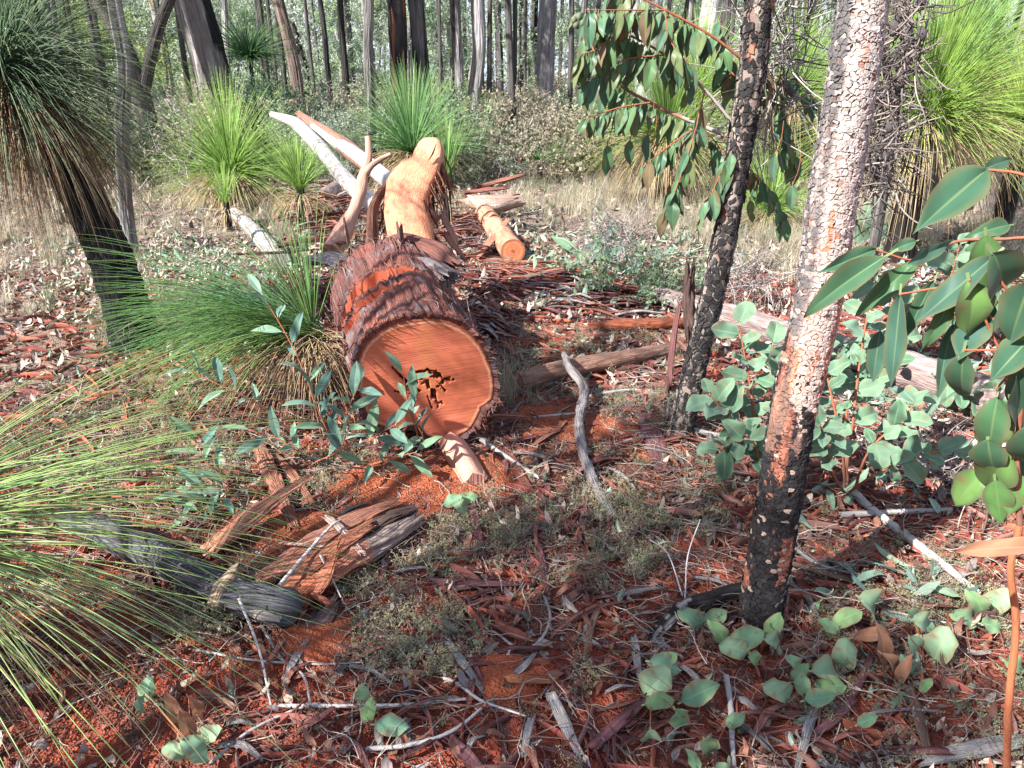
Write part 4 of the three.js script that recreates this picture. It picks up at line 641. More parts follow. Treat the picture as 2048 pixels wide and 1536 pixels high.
const slots = [{ a: 0.5, b: 0.68, d: 0.2, n: 2.5 }, { a: 0.74, b: 1.02, d: 0.165, n: 2.2 }];
const logWarp = (a, s) => s + 0.3 * vn(Math.cos(a) * 4, Math.sin(a) * 4, 3) + 0.12 * vn(Math.cos(a) * 11, Math.sin(a) * 11, 8);
const logBark = (a, s0) => { const s = logWarp(a, s0), c = Math.cos(a), q = Math.sin(a), w = vn(c * 2, q * 2, s * 1.1) * 2; return 0.022 * (Math.abs(vn(c * 11 + w, q * 11, s * 1.1) - 0.5) * 2) ** 0.7 - 0.01 + 0.012 * (fbm(c * 7, q * 7, s * 4, 2) - 0.5) + 0.035 * (fbm(c * 1.5, q * 1.5, s * 2.5 + 4, 2) - 0.5) + 0.012 * (vn(c * 26, q * 26, s * 3) - 0.5); };
const logFull = (a, s) => { const k = smoothstep(s, 0, 0.4); return lerp(outline(a) + 0.022, bigR(s), k) + logBark(a, s) * (0.45 + 0.55 * smoothstep(s, 0, 0.1)); };
function logRadius(a, s) {
  let r = logFull(a, s), cut = 0;
  for (const t of slots) if (s >= t.a && s <= t.b) { const u = (s - t.a) / (t.b - t.a), d = lerp(bigR(s) + 0.035, t.d, u ** 0.8) + 0.004 * (vn(a * 9, s * 50, 4) - 0.5), c = Math.cos(a - t.n); if (c > 0.1 && d / c < r) { r = d / c; cut = 1; } }
  return [r, cut];
}
{
  const o = thing('cut_log', 'big felled log with a fresh orange sawn face and ragged red brown bark', 'log', V(logF.x, 0, logF.z));
  const rows = []; for (let i = 0; i <= 170; i++) { const s = LOGLEN * i / 170; if (!slots.some((t) => Math.abs(s - t.b) < 0.004)) rows.push(s); }
  for (const t of slots) rows.push(t.b - 0.0001, t.b, t.b + 0.002); rows.sort((a, b) => a - b);
  const seg = 260, P = [], U = [], C = [], cutF = [], bark = [], wood = [];
  const barkColour = (a, s1, d) => {
    const s = logWarp(a, s1);
    const v = fbm(Math.cos(a) * 3, Math.sin(a) * 3, s * 5, 3), w = vn(Math.cos(a) * 14 + 2 * vn(s * 2, 3, 1), Math.sin(a) * 14, s * 1.1), top = Math.sin(a);
    let c = mixc([0.1, 0.045, 0.038], [0.26, 0.115, 0.09], clamp(w * 0.6 + d * 18, 0, 1));
    c = mixc(c, [0.2, 0.175, 0.17], smoothstep(v + d * 5, 0.6, 0.75) * 0.7);
    return mixc(c, [0.27, 0.085, 0.055], smoothstep(top, 0.2, 0.8) * smoothstep(1 - v, 0.42, 0.62) * 0.8 * (s < 0.75 ? 1 : 0.6));
  };
  rows.unshift(-0.015, 0); 
  rows.forEach((s, i) => {
    for (let j = 0; j <= seg; j++) {
      const a = (j % seg) / seg * 6.28319; let [r, cut] = logRadius(a, Math.max(0, s)), ss = s;
      if (i === 0) { r = outline(a) - 0.004; ss = 0.006; cut = 0; } else if (i === 1) { ss = -0.004 - 0.05 * vn(a * 16, 3, 2) ** 3; r = outline(a) + 0.012 + 0.014 * vn(a * 30, 1, 1); } else if (i === 2) ss = 0.0;
      const wall = slots.find((t) => s === t.b); if (wall && cut) r = Math.max(r, logFull(a, s) - 0.012);
      if (s > LOGLEN - 0.01) ss += 0.25 * (vn(a * 9, 2, 2) - 0.5);
      const p = logC(ss).addScaledVector(logR, Math.cos(a) * r).addScaledVector(logU, Math.sin(a) * r);
      P.push(p.x, p.y, p.z); U.push(a * 0.33, s); cutF.push(cut);
      const g = vn(a * 20, s * 30, 5); C.push(...(cut ? mixc(ORANGE, ORANGE2, g) : mulc(barkColour(a, s, r - bigR(s)), 0.7 + 0.6 * vn(Math.cos(a) * 40, Math.sin(a) * 40, logWarp(a, s) * 4))));
    }
  });
  const w = seg + 1;
  for (let i = 0; i < rows.length - 1; i++) for (let j = 0; j < seg; j++) { const a = i * w + j, q = [a, a + 1, a + w, a + 1, a + w + 1, a + w]; const inCut = cutF[a] + cutF[a + 1] + cutF[a + w] + cutF[a + w + 1]; (inCut >= 1 ? wood : bark).push(...q); }
  // end cap at the back
  const bi = P.length / 3, bc = logC(LOGLEN); P.push(bc.x, bc.y, bc.z); U.push(0, 0); C.push(...ORANGE2); for (let j = 0; j < seg; j++) bark.push((rows.length - 1) * w + j, (rows.length - 1) * w + j + 1, bi);
  const full = geo(P, bark, U, C); const gw = geo(P.slice(), wood, U.slice(), C.slice());
  const compact = (g) => { const n = g.toNonIndexed(); return n; };
  part('bark', full, M.bark, o);
  const cw = part('notch_wood', compact(gw), M.wood, o); cw.geometry.computeVertexNormals(); cw.userData.label = 'orange wood laid bare in the two chainsaw notches';
  // sawn face
  const FP = [], FU = [], FC = [], FI = [], rings = 110, fs = 220, heart = [0.0, -0.022];
  const depthAt = (x, y) => {
    const hx = x - heart[0], hy = y - heart[1], h = Math.hypot(hx * 0.85, hy), ha = Math.atan2(hy, hx), n = fbm(x * 38, y * 38, 2, 2); let d = 0;
    const hole = smoothstep(0.088 - h + (n - 0.5) * 0.1, 0.0, 0.02) * smoothstep(fbm(x * 34 + 3, y * 34, 7, 2), 0.5, 0.58); d = Math.max(d, hole);
    const arc = (r, a0, a1, w) => { const da = clamp((ha - a0) / (a1 - a0), 0, 1); if (ha > a0 && ha < a1) d = Math.max(d, smoothstep(w * Math.sin(da * 3.14) - Math.abs(h - r - 0.006 * (vn(ha * 6, r * 90, 2) - 0.5) * 2), 0, 0.002)); };
    arc(0.078, 0.9, 2.5, 0.008); arc(0.056, 0.7, 1.9, 0.006);
    const line = (x0, y0, x1, y1, w) => { const dx = x1 - x0, dy = y1 - y0, t = clamp(((x - x0) * dx + (y - y0) * dy) / (dx * dx + dy * dy), 0, 1), q = Math.hypot(x - x0 - dx * t, y - y0 - dy * t) + 0.004 * (vn(x * 130, y * 130, 3) - 0.5); d = Math.max(d, smoothstep(w * (0.35 + 0.65 * t) - q, 0, 0.002)); };
    line(-0.15, 0.085, -0.08, 0.0, 0.0095); line(-0.08, 0.0, -0.03, -0.04, 0.006); line(0.0, -0.06, 0.02, -0.13, 0.004); line(-0.08, -0.05, -0.14, -0.03, 0.005); line(0.05, 0.0, 0.085, -0.05, 0.005);
    return d;
  };
  for (let i = 0; i <= rings; i++) for (let j = 0; j <= fs; j++) {
    const k = (i / rings) ** 0.85, a = (j % fs) / fs * 6.28319, R = outline(a) + 0.004 * (vn(a * 26, 1, 5) - 0.5), x = Math.cos(a) * R * k, y = Math.sin(a) * R * k, d = depthAt(x, y);
    const edge = smoothstep(k, 0.975, 1); const z = 0.03 * d * (0.4 + vn(x * 60, y * 60)) + 0.006 * edge + 0.003 * (vn(x * 7, y * 30, 2) - 0.5);
    const p = logF.clone().addScaledVector(logAxis, z).addScaledVector(logR, x).addScaledVector(logU, y); FP.push(p.x, p.y, p.z); FU.push(x * 0.99 + y * 0.12, y - x * 0.1);
    const rg = Math.hypot(x, y), v = fbm(x * 6, y * 6, 5, 2); let c = mixc(ORANGE, ORANGE2, smoothstep(v, 0.35, 0.7)); c = mulc(c, 0.985 + 0.03 * Math.sin(rg * 150 + v * 5)); c = mixc(c, [0.56, 0.2, 0.075], smoothstep(vn(x * 9, y * 4, 8), 0.6, 0.9) * 0.5);
    const out = R * (1 - k); c = mixc(c, RIND, smoothstep(out + 0.004 * (vn(a * 20, 2) - 0.5), 0.012, 0.016) * (1 - smoothstep(out, 0.021, 0.027)) * 0.9); if (out < 0.012) c = mixc(c, [0.2, 0.06, 0.03], 0.55);
    if (d > 0.1) c = mixc(c, [0.06, 0.022, 0.012], clamp(d, 0, 1) * 0.85); FC.push(...c);
  }
  for (let i = 0; i < rings; i++) for (let j = 0; j < fs; j++) { const a = i * (fs + 1) + j; FI.push(a, a + 1, a + fs + 1, a + 1, a + fs + 2, a + fs + 1); }
  const face = part('sawn_face', geo(FP, FI, FU, FC), M.wood, o); face.userData.label = 'round orange sawn face with a dark cracked heart';
  // frayed bark round the rim and along the log
  reseed(800); const fr = [];
  const strip = (p0, p1, p2, w, th, c) => fr.push(tube([p0, p1, p2], [w, w * 1.1, w * 0.6], { seg: 6, steps: 7, flat: th, jag: 0.03, col: (a, s, t, p) => mulc(c, 0.7 + 0.6 * vn(p.x * 90, p.y * 90, p.z * 90)) }));
  const onLog = (a, s, out) => { const r = logRadius(a, s)[0] + out; return logC(s).addScaledVector(logR, Math.cos(a) * r).addScaledVector(logU, Math.sin(a) * r); };
  const bc2 = [[0.2, 0.085, 0.065], [0.26, 0.11, 0.085], [0.14, 0.06, 0.05], [0.25, 0.2, 0.185], [0.3, 0.11, 0.07]];
  for (let i = 0; i < 240; i++) { const a = rr(-0.5, 3.6), s = Math.abs(rr(0, 1.95)), L = rr(0.12, 0.5); if (slots.some((t) => s + L > t.a - 0.02 && s < t.b + 0.02 && Math.cos(a - t.n) > 0.35)) continue; const l = rnd() < 0.2 ? rr(0.01, 0.06) : 0.003; strip(onLog(a, Math.max(0.02, s), 0.004), onLog(a + gauss() * 0.06, clamp(s + L * 0.5, 0, 1.98), 0.01 + l * 0.3), onLog(a + gauss() * 0.2, clamp(s + L, 0, 2), 0.008 + l), rr(0.0014, 0.0042), 0.4, pick(bc2)); }
  for (let i = 0; i < 170; i++) { const a = rr(-0.9, 3.9), L = rr(0.02, 0.09); strip(onLog(a, 0.05, -0.006), onLog(a, 0.0, -0.002).addScaledVector(logAxis, -0.012), onLog(a + gauss() * 0.05, 0, 0.004 + 0.02 * rnd()).addScaledVector(logAxis, -L * 0.5), rr(0.002, 0.006), 0.5, pick(bc2)); }
  for (let i = 0; i < 40; i++) { const t = pick(slots), a = t.n + rr(-1.1, 1.1), e = rnd() < 0.5 ? t.b + 0.015 : t.a; strip(onLog(a, e, 0.0), onLog(a + gauss() * 0.05, e + gauss() * 0.03, 0.012), onLog(a + gauss() * 0.16, e - rr(0, 0.09), rr(0, 0.03)), rr(0.003, 0.008), 0.4, pick(bc2)); }
  part('bark_fibres', mergeGeometries(fr), M.strip, o).userData.kind = 'stuff';
}
// ---------------------------------------------------------------- the peeled fork behind it
{
  const foot = at(822, 560, 5.55); foot.y = 0;
  const o = thing('tree_stump', 'peeled orange pink forked stump with a blunt upright limb, behind the cut log', 'stump', foot);
  const PE = [0.6, 0.25, 0.14], pc = (a, s, t, p) => { const v = fbm(p.x * 5, p.y * 3, p.z * 5, 3), e = vn(p.x * 30, p.y * 8, p.z * 30); let c = mixc(PE, [0.5, 0.19, 0.09], smoothstep(v, 0.5, 0.75) * 0.7); if (v < 0.34) c = mixc(c, [0.68, 0.36, 0.22], 0.6); const k = vn(p.x * 13, p.y * 42, p.z * 13); if (k > 0.84) c = mixc(c, [0.3, 0.12, 0.07], (k - 0.84) * 4); return mulc(c, 0.9 + 0.2 * e); };
  const rows = [[822, 600, 5.4, 0.21], [821, 489, 5.52, 0.195], [817, 450, 5.58, 0.178], [813, 412, 5.66, 0.166], [815, 394, 5.7, 0.172], [819, 378, 5.73, 0.18], [829, 360, 5.77, 0.165], [842, 345, 5.8, 0.143], [853, 326, 5.84, 0.124], [858, 308, 5.88, 0.116], [861, 294, 5.91, 0.1], [863, 284, 5.93, 0.078], [864, 278, 5.945, 0.045], [864, 275, 5.95, 0.012]], path = rows.map(([x, y, d]) => at(x, y, d)); path[0].y = -0.05;
  part('peeled_limb', tube(path, rows.map((r) => r[3]), { byPoint: true, seg: 56, steps: 130, side: V(0, 0, 1), flat: 0.62, disp: (a, s, t, r) => r * (-0.07 * Math.cos(4 * a) + 0.08 * (fbm(Math.cos(a) * 1.3, Math.sin(a) * 1.3, s * 2.2, 2) - 0.5) + 0.05 * (vn(Math.cos(a) * 3, Math.sin(a) * 3, s * 9) - 0.5) + 0.02 * (vn(Math.cos(a) * 12, Math.sin(a) * 12, s * 5) - 0.5)), col: pc }), M.stump, o);
  const sl = [at(872, 288, 5.79), at(866, 306, 5.76), at(856, 322, 5.73)].map((p) => p.add(V(0, 0, 0)));
  part('crack', tube(sl, [0.003, 0.012, 0.003], { seg: 8, steps: 14, flat: 0.6, col: [0.12, 0.05, 0.03] }), M.strip, o);
  // torn bark hanging off both sides
  reseed(820); const fr = [];
  for (let i = 0; i < 110; i++) { const t = rr(0.02, 0.8), k = Math.floor(t * 11), p = path[k].clone().lerp(path[k + 1], t * 11 - k), side = t > 0.5 || rnd() < 0.72 ? 1 : -1, r = lerp(rows[k][3], rows[k + 1][3], t * 11 - k); p.add(V(side * r * rr(0.75, 1.02), 0, gauss() * 0.08)); const c = pick([[0.34, 0.13, 0.08], [0.48, 0.2, 0.11], [0.18, 0.08, 0.055], [0.6, 0.3, 0.18]]); fr.push(tube([p, p.clone().add(V(side * rr(0, 0.05), -rr(0.05, 0.12), gauss() * 0.03)), p.clone().add(V(side * rr(0.0, 0.09), -rr(0.1, 0.26), gauss() * 0.06))], [rr(0.006, 0.022), 0.016, 0.005], { seg: 6, steps: 6, flat: 0.3, jag: 0.03, col: (a, s, q, w) => mulc(c, 0.7 + 0.6 * vn(w.x * 60, w.y * 60, w.z * 60)) })); }
  part('torn_bark', mergeGeometries(fr), M.strip, o).userData.kind = 'stuff';
  // the bark wall left standing along its dark side
  const wl = [[752, 545, 5.35], [745, 470, 5.45], [748, 415, 5.6], [768, 378, 5.7], [795, 366, 5.85]].map(([x, y, d]) => at(x, y, d)); wl[0].y = 0;
  part('bark', tube(wl, [0.1, 0.09, 0.085, 0.06, 0.03], { seg: 24, steps: 50, flat: 0.55, disp: (a, s, t, r) => r * (0.5 * (vn(a * 4, s * 3, 2) - 0.5)), jag: 0.08, col: (a, s, t, p) => mixc([0.09, 0.045, 0.035], [0.33, 0.15, 0.09], fbm(p.x * 12, p.y * 5, p.z * 12, 2)) }), M.bark, o);
}
// ---------------------------------------------------------------- dead wood lying about
const WOODC = { red: [0.3, 0.1, 0.065], purple: [0.2, 0.085, 0.085], grey: [0.34, 0.31, 0.285], pale: [0.48, 0.44, 0.4], brown: [0.22, 0.13, 0.09], orange: [0.5, 0.18, 0.075], black: [0.035, 0.033, 0.033], pink: [0.58, 0.33, 0.24], dust: [0.4, 0.12, 0.055] };
const grain = (base, alt, k = 0.5, f = 1) => (a, s, t, p) => mulc(mixc(base, alt, clamp((fbm(Math.cos(a) * 2.3, Math.sin(a) * 2.3, s * 5 * f, 3) - 0.5) * 2.4 + k, 0, 1)), 0.75 + 0.5 * vn(a * 12, s * 14 * f, 2));
function groundPath(px) { return px.map(([x, y, lift = 0.02]) => gp(x, y, lift)); }
function lying(name, label, category, px, rad, c, o = {}) {   // px: [x, y, height above the ground] along its middle
  const pts = o.z ? px.map(([x, y, d]) => at(x, y, d)) : groundPath(px), r0 = Array.isArray(rad) ? Math.max(...rad) : rad, rough = o.rough ?? 0.18;
  let L = 0; for (let i = 1; i < pts.length; i++) L += pts[i].distanceTo(pts[i - 1]);
  const g = tube(pts, rad, { seg: r0 > 0.03 ? 28 : 9, steps: Math.max(12, Math.min(140, Math.round(L / Math.max(0.01, r0 * 0.35)))), disp: (a, s, t, r) => r * (rough * (Math.abs(vn(Math.cos(a) * 4 + vn(s * 4, 2, 1), Math.sin(a) * 4, s * 0.25 / Math.max(r0, 0.02)) - 0.5) * 2 - 0.5) + rough * 1.2 * (fbm(Math.cos(a) * 1.7, Math.sin(a) * 1.7, s * 0.5 / r0, 2) - 0.5) + rough * 0.7 * (vn(Math.cos(a) * 9, Math.sin(a) * 9, s * 0.9 / r0) - 0.5)), col: grain(c, o.alt || mulc(c, 0.55), o.k ?? 0.45, 1), ...o.tube });
  if (o.add) { const m = thing(name, label, category, V(pts[0].x, 0, pts[0].z), o.group); part(o.body || 'wood', g, o.mat || M.bark, m); o.add(m, pts); return m; }
  return single(name, g, o.mat || M.bark, label, category, o.group);
}
reseed(900);
const cutEnd = (m, p, dir, r, cols, name = 'cut_end') => { // a sawn end with rings
  const P = [], C = [], I = [], U = [], n = 28, k = 10, x = dir.clone().cross(V(0, 1, 0)).normalize(), y = x.clone().cross(dir).normalize();
  for (let i = 0; i <= k; i++) for (let j = 0; j <= n; j++) { const a = (j % n) / n * 6.28319, q = r * i / k * (1 + 0.06 * (vn(Math.cos(a) * 2, Math.sin(a) * 2, r * 40) - 0.5)), w = p.clone().addScaledVector(x, Math.cos(a) * q).addScaledVector(y, Math.sin(a) * q).addScaledVector(dir, 0.004 + 0.004 * (vn(a * 4, i, 3) - 0.5)); P.push(w.x, w.y, w.z); U.push(Math.cos(a) * q, Math.sin(a) * q); C.push(...mulc(i > k - 2 ? cols[1] : cols[0], i === k - 3 ? 1.35 : i < 2 ? 0.6 : 0.9 + 0.2 * vn(a * 3, i, 2))); }
  for (let i = 0; i < k; i++) for (let j = 0; j < n; j++) { const a = i * (n + 1) + j; I.push(a, a + 1, a + n + 1, a + 1, a + n + 2, a + n + 1); }
  return part(name, geo(P, I, U, C), M.wood, m);
};
lying('fallen_log', 'long fallen grey fibrous trunk lying behind the two flaky gums', 'log', [[1285, 580, 0.07], [1420, 622, 0.08], [1560, 664, 0.09], [1700, 706, 0.1], [1850, 758, 0.1], [2020, 812, 0.11]], [0.06, 0.085, 0.095, 0.1, 0.115, 0.125], [0.36, 0.29, 0.26], { alt: [0.2, 0.12, 0.105], k: 0.35, rough: 0.22 });
lying('billet', 'short red brown billet dusted with sawdust ahead of the fallen trunk', 'branch', [[1176, 653, 0.05], [1230, 652, 0.055], [1300, 650, 0.05], [1378, 644, 0.05]], [0.028, 0.05, 0.05, 0.034], WOODC.dust, { alt: [0.26, 0.09, 0.06], rough: 0.12 });
lying('branch_log', 'smooth brown branch with an orange cut end lying under the crooked stick', 'branch', [[1034, 765, 0.065], [1140, 738, 0.062], [1250, 716, 0.055], [1350, 698, 0.05]], [0.067, 0.062, 0.052, 0.046], [0.34, 0.19, 0.13], { alt: [0.2, 0.12, 0.09], rough: 0.1, add: (m, p) => cutEnd(m, p[0], p[0].clone().sub(p[1]).normalize(), 0.067, [WOODC.orange, [0.3, 0.12, 0.06]]) });
lying('crooked_stick', 'crooked grey bark covered stick leaning across the cut brown branch', 'stick', [[1128, 708, 0.17], [1141, 738, 0.16], [1166, 772, 0.12], [1158, 850, 0.07], [1168, 912, 0.05], [1192, 972, 0.035], [1226, 1034, 0.025]], [0.02, 0.027, 0.028, 0.026, 0.025, 0.025, 0.021], WOODC.grey, { alt: [0.15, 0.12, 0.11], rough: 0.32 });
lying('small_log', 'small round log with a ringed orange end on the red soil past the big log', 'log', [[1026, 503, 0.12], [1000, 468, 0.12], [968, 425, 0.12]], [0.125, 0.125, 0.12], [0.5, 0.24, 0.15], { alt: [0.32, 0.12, 0.07], rough: 0.1, mat: M.peeled, add: (m, p) => cutEnd(m, p[0], p[0].clone().sub(p[1]).normalize(), 0.125, [[0.5, 0.17, 0.08], [0.34, 0.12, 0.06]]) });
lying('broken_wood', 'pale jagged chunk of split wood behind the small ringed log', 'wood', [[938, 400, 0.18], [975, 410, 0.16], [1030, 402, 0.2]], [0.1, 0.17, 0.11], [0.58, 0.4, 0.32], { alt: [0.4, 0.2, 0.14], tube: { jag: 0.25, flat: 0.8 } });
lying('board', 'reddish split board leaning against the small ringed log', 'wood', [[946, 520, 0.02], [980, 482, 0.16], [1016, 438, 0.3]], [0.05, 0.05, 0.03], [0.48, 0.21, 0.13], { mat: M.strip, tube: { flat: 0.22, jag: 0.06 } });
lying('fallen_log', 'weathered blue grey log with a burnt end at the back of the clearing', 'log', [[1045, 320, 0.16], [1105, 306, 0.17], [1178, 296, 0.18]], [0.12, 0.16, 0.15], [0.42, 0.43, 0.45], { alt: [0.28, 0.28, 0.29], rough: 0.1 });
lying('burnt_branch', 'black burnt branch tangle ahead of the weathered blue grey log', 'branch', [[990, 345, 0.1], [1020, 325, 0.14], [1060, 318, 0.2]], [0.1, 0.13, 0.07], WOODC.black, { rough: 0.5, alt: [0.12, 0.1, 0.09] });
lying('split_wedge', 'rust coloured wedge of split wood standing by the burnt branch', 'wood', [[1042, 320, 14.2], [1052, 292, 14.2]], [0.07, 0.05], [0.34, 0.12, 0.06], { z: 1, tube: { jag: 0.1, flat: 0.4 } });
lying('fallen_log', 'pale log with a dark sawn end lying before the fan shaped grass tree', 'log', [[690, 316, 0.2], [735, 310, 0.2], [776, 306, 0.2]], [0.16, 0.17, 0.17], [0.52, 0.45, 0.4], { alt: [0.36, 0.28, 0.25], rough: 0.12, add: (m, p) => cutEnd(m, p[2], p[2].clone().sub(p[1]).normalize(), 0.165, [[0.36, 0.12, 0.07], [0.15, 0.08, 0.06]]) });
{
  reseed(915);
  const c = [['splintered pink board leaning at the left of the peeled stump', [[700, 500, 5.7], [688, 440, 5.8]], 0.05], ['short upright red splinter by the forked brown branch', [[640, 470, 6.6], [648, 428, 6.6]], 0.035], ['broad pale red bark sheet lying left of the peeled stump', [[560, 492, 6.4], [620, 480, 6.4], [690, 486, 6.3]], 0.06], ['long dark red bark pole lying behind the sprawling grass tree', [[480, 508, 6.2], [560, 505, 6.2], [640, 498, 6.2]], 0.035], ['red splinter fallen from the right side of the peeled stump', [[885, 430, 6.0], [905, 470, 5.9], [915, 500, 5.8]], 0.03], ['second red splinter fallen beside the peeled stump', [[890, 470, 5.8], [915, 500, 5.75], [930, 520, 5.7]], 0.035], ['flat orange bark sheet lying before the blue grey log', [[960, 372, 9.2], [1000, 362, 9.2], [1045, 350, 9.4]], 0.1], ['dark red bark heap behind the broken pale chunk', [[935, 385, 8.8], [970, 380, 8.8], [1010, 376, 8.8]], 0.09]];
  for (const [label, px, w] of c) lying('bark_piece', label, 'bark', px, [w, w * 1.1, w * 0.6], pick([[0.5, 0.26, 0.18], [0.4, 0.17, 0.11], [0.3, 0.12, 0.09]]), { z: 1, mat: M.strip, rough: 0.35, group: 'broken bark round the peeled stump', tube: { flat: 0.25, jag: 0.12 } });
}
// the white forked dead branch
lying('dead_branch', 'bleached white forked dead branch with bare red patches, raised off the ground', 'branch', [[542, 228, 9.6], [592, 248, 9.5], [628, 283, 9.4], [668, 330, 9.3], [716, 384, 9.2], [750, 410, 9.1]], [0.035, 0.07, 0.085, 0.09, 0.1, 0.1], [0.72, 0.68, 0.64], { z: 1, alt: [0.5, 0.44, 0.4], rough: 0.16, body: 'limb', add: (m) => { part('limb', tube([[600, 230, 9.7], [650, 266, 9.6], [708, 308, 9.5], [762, 350, 9.4], [812, 392, 9.3]].map(([x, y, d]) => at(x, y, d)), [0.04, 0.085, 0.1, 0.105, 0.1], { seg: 26, steps: 90, disp: (a, s, t, r) => r * 0.2 * (vn(a * 3, s * 3, 2) - 0.5), jag: 0.1, col: (a, s, t, p) => mulc(vn(Math.cos(a) * 1.5, Math.sin(a) * 1.5 + 7, s * 2.2) > 0.55 ? [0.48, 0.24, 0.17] : [0.7, 0.65, 0.61], 0.8 + 0.35 * vn(a * 9, s * 6, 3)) }), M.bark, m); } });
lying('forked_branch', 'smooth brown forked branch standing on end beside the peeled stump', 'branch', [[736, 274, 7.3], [737, 318, 7.2], [727, 350, 7.1], [718, 392, 6.9], [694, 450, 6.6], [662, 505, 6.3]], [0.028, 0.036, 0.056, 0.05, 0.085, 0.09], [0.44, 0.24, 0.16], { z: 1, mat: M.peeled, alt: [0.3, 0.17, 0.125], rough: 0.08, body: 'stem', add: (m) => { part('fork', tube([[727, 352, 7.1], [745, 330, 7.1], [768, 315, 7.15], [782, 308, 7.15]].map(([x, y, d]) => at(x, y, d)), [0.04, 0.028, 0.024, 0.018], { seg: 14, steps: 30, col: grain([0.38, 0.22, 0.15], [0.2, 0.13, 0.1]) }), M.peeled, m); } });
lying('branch', 'pinkish bare branch lying in front of the bright yellow green grass tree', 'branch', [[466, 418, 0.05], [518, 392, 0.14], [572, 374, 0.24]], [0.05, 0.045, 0.04], [0.5, 0.32, 0.26], { alt: [0.36, 0.28, 0.24], rough: 0.1 });
lying('branch', 'thin dark branch lying across the ground below the small upright grass tree', 'branch', [[498, 446, 0.03], [560, 434, 0.05], [612, 418, 0.06], [662, 404, 0.08]], [0.022, 0.03, 0.032, 0.025], [0.18, 0.15, 0.13], { rough: 0.2 });
lying('fallen_log', 'bleached grey log end sticking out of the sprawling grass tree', 'log', [[470, 425, 0.09], [515, 470, 0.09], [560, 520, 0.09]], [0.07, 0.09, 0.09], [0.5, 0.46, 0.44], { alt: [0.3, 0.25, 0.23], rough: 0.18 });
lying('branch_stub', 'short white and rust branch stub beside the small upright grass tree', 'wood', [[640, 395, 0.15], [672, 378, 0.2]], [0.1, 0.11], [0.55, 0.5, 0.47], { alt: [0.4, 0.16, 0.09], tube: { jag: 0.1 } });
lying('bark_slab', 'grey cracked bark slab lying at the far shoulder of the cut log', 'bark', [[628, 520, 0.35], [660, 518, 0.42], [690, 530, 0.44]], [0.1, 0.12, 0.09], [0.36, 0.31, 0.3], { rough: 0.3, tube: { flat: 0.45, jag: 0.06 } });
lying('bark_slab', 'dark grey lifted bark slab on top of the cut log beyond its notches', 'bark', [[795, 520, 4.75], [850, 535, 4.6], [893, 560, 4.45]], [0.1, 0.12, 0.1], [0.3, 0.26, 0.255], { z: 1, rough: 0.5, alt: [0.13, 0.085, 0.075], tube: { flat: 0.45, jag: 0.1 } });
lying('bark_slab', 'upright torn bark piece on the far end of the cut log before the stump', 'bark', [[805, 520, 5.0], [800, 462, 5.05]], [0.07, 0.05], [0.24, 0.13, 0.11], { z: 1, tube: { flat: 0.4, jag: 0.12 } });
lying('bark_slab', 'broad red brown bark sheet drooping over the far end of the cut log', 'bark', [[730, 520, 5.1], [790, 490, 5.15], [850, 500, 5.1], [900, 530, 4.95]], [0.1, 0.13, 0.12, 0.08], [0.26, 0.11, 0.085], { z: 1, rough: 0.5, tube: { flat: 0.5, jag: 0.14 } });
// the burnt log and split pieces in the foreground
lying('burnt_log', 'dark grey burnt log with a rounded broken end under the sweeping grass blades', 'log', [[130, 1035, 0.06], [240, 1078, 0.07], [340, 1128, 0.07], [420, 1172, 0.07], [510, 1203, 0.072], [572, 1216, 0.07], [588, 1219, 0.067], [597, 1221, 0.063], [601, 1222, 0.06]], [0.045, 0.058, 0.056, 0.052, 0.064, 0.066, 0.056, 0.036, 0.006], [0.12, 0.117, 0.12], { alt: [0.028, 0.028, 0.03], k: 0.3, rough: 0.45, tube: { byPoint: true, steps: 200 }, body: 'trunk', add: (m) => {
  part('broken_stub', tube([gp(440, 1205, 0.05), gp(455, 1170, 0.1), gp(480, 1128, 0.16)], [0.055, 0.045, 0.028], { seg: 18, steps: 24, jag: 0.05, flat: 0.7, disp: (a, s, t, r) => r * 0.4 * (vn(a * 2, s * 20, 3) - 0.5), col: (a, s, t, p) => Math.sin(a) > 0.1 ? mulc([0.36, 0.11, 0.06], 0.7 + 0.6 * vn(a * 6, s * 40)) : mulc([0.3, 0.22, 0.15], 0.6 + 0.7 * vn(a * 6, s * 40)) }), M.bark, m);
  part('flaking_bark', tube([gp(505, 1225, 0.085), gp(530, 1232, 0.095), gp(556, 1238, 0.085)], [0.014, 0.024, 0.014], { seg: 10, steps: 14, flat: 0.35, jag: 0.02, col: grain([0.56, 0.48, 0.38], [0.3, 0.24, 0.18]) }), M.strip, m);
} });
lying('split_log', 'split log with a brown outside and red dusty inside near the burnt log', 'log', [[590, 1190, 0.05], [680, 1130, 0.055], [760, 1085, 0.06], [826, 1040, 0.06]], [0.04, 0.055, 0.058, 0.045], [0.34, 0.2, 0.15], { alt: [0.2, 0.14, 0.12], rough: 0.4, tube: { jag: 0.09, flat: 0.75, col: (a, s, t, p) => mulc(t < 0.55 ? mixc([0.42, 0.13, 0.065], [0.36, 0.2, 0.15], t) : [0.27, 0.2, 0.165], 0.7 + 0.6 * vn(a * 8, s * 12, 2)) } });
lying('bark_slab', 'long cracked red bark slab lying along the split log', 'bark', [[520, 1165, 0.03], [620, 1095, 0.06], [720, 1035, 0.08], [790, 1005, 0.06]], [0.045, 0.06, 0.05, 0.03], [0.42, 0.16, 0.09], { alt: [0.24, 0.12, 0.09], rough: 0.35, tube: { flat: 0.3, jag: 0.08 } });
lying('bark_slab', 'second red bark slab propped between the split log and the long slab', 'bark', [[560, 1180, 0.05], [650, 1110, 0.1], [740, 1050, 0.12]], [0.03, 0.042, 0.03], [0.4, 0.15, 0.085], { rough: 0.35, tube: { flat: 0.3, jag: 0.07 } });
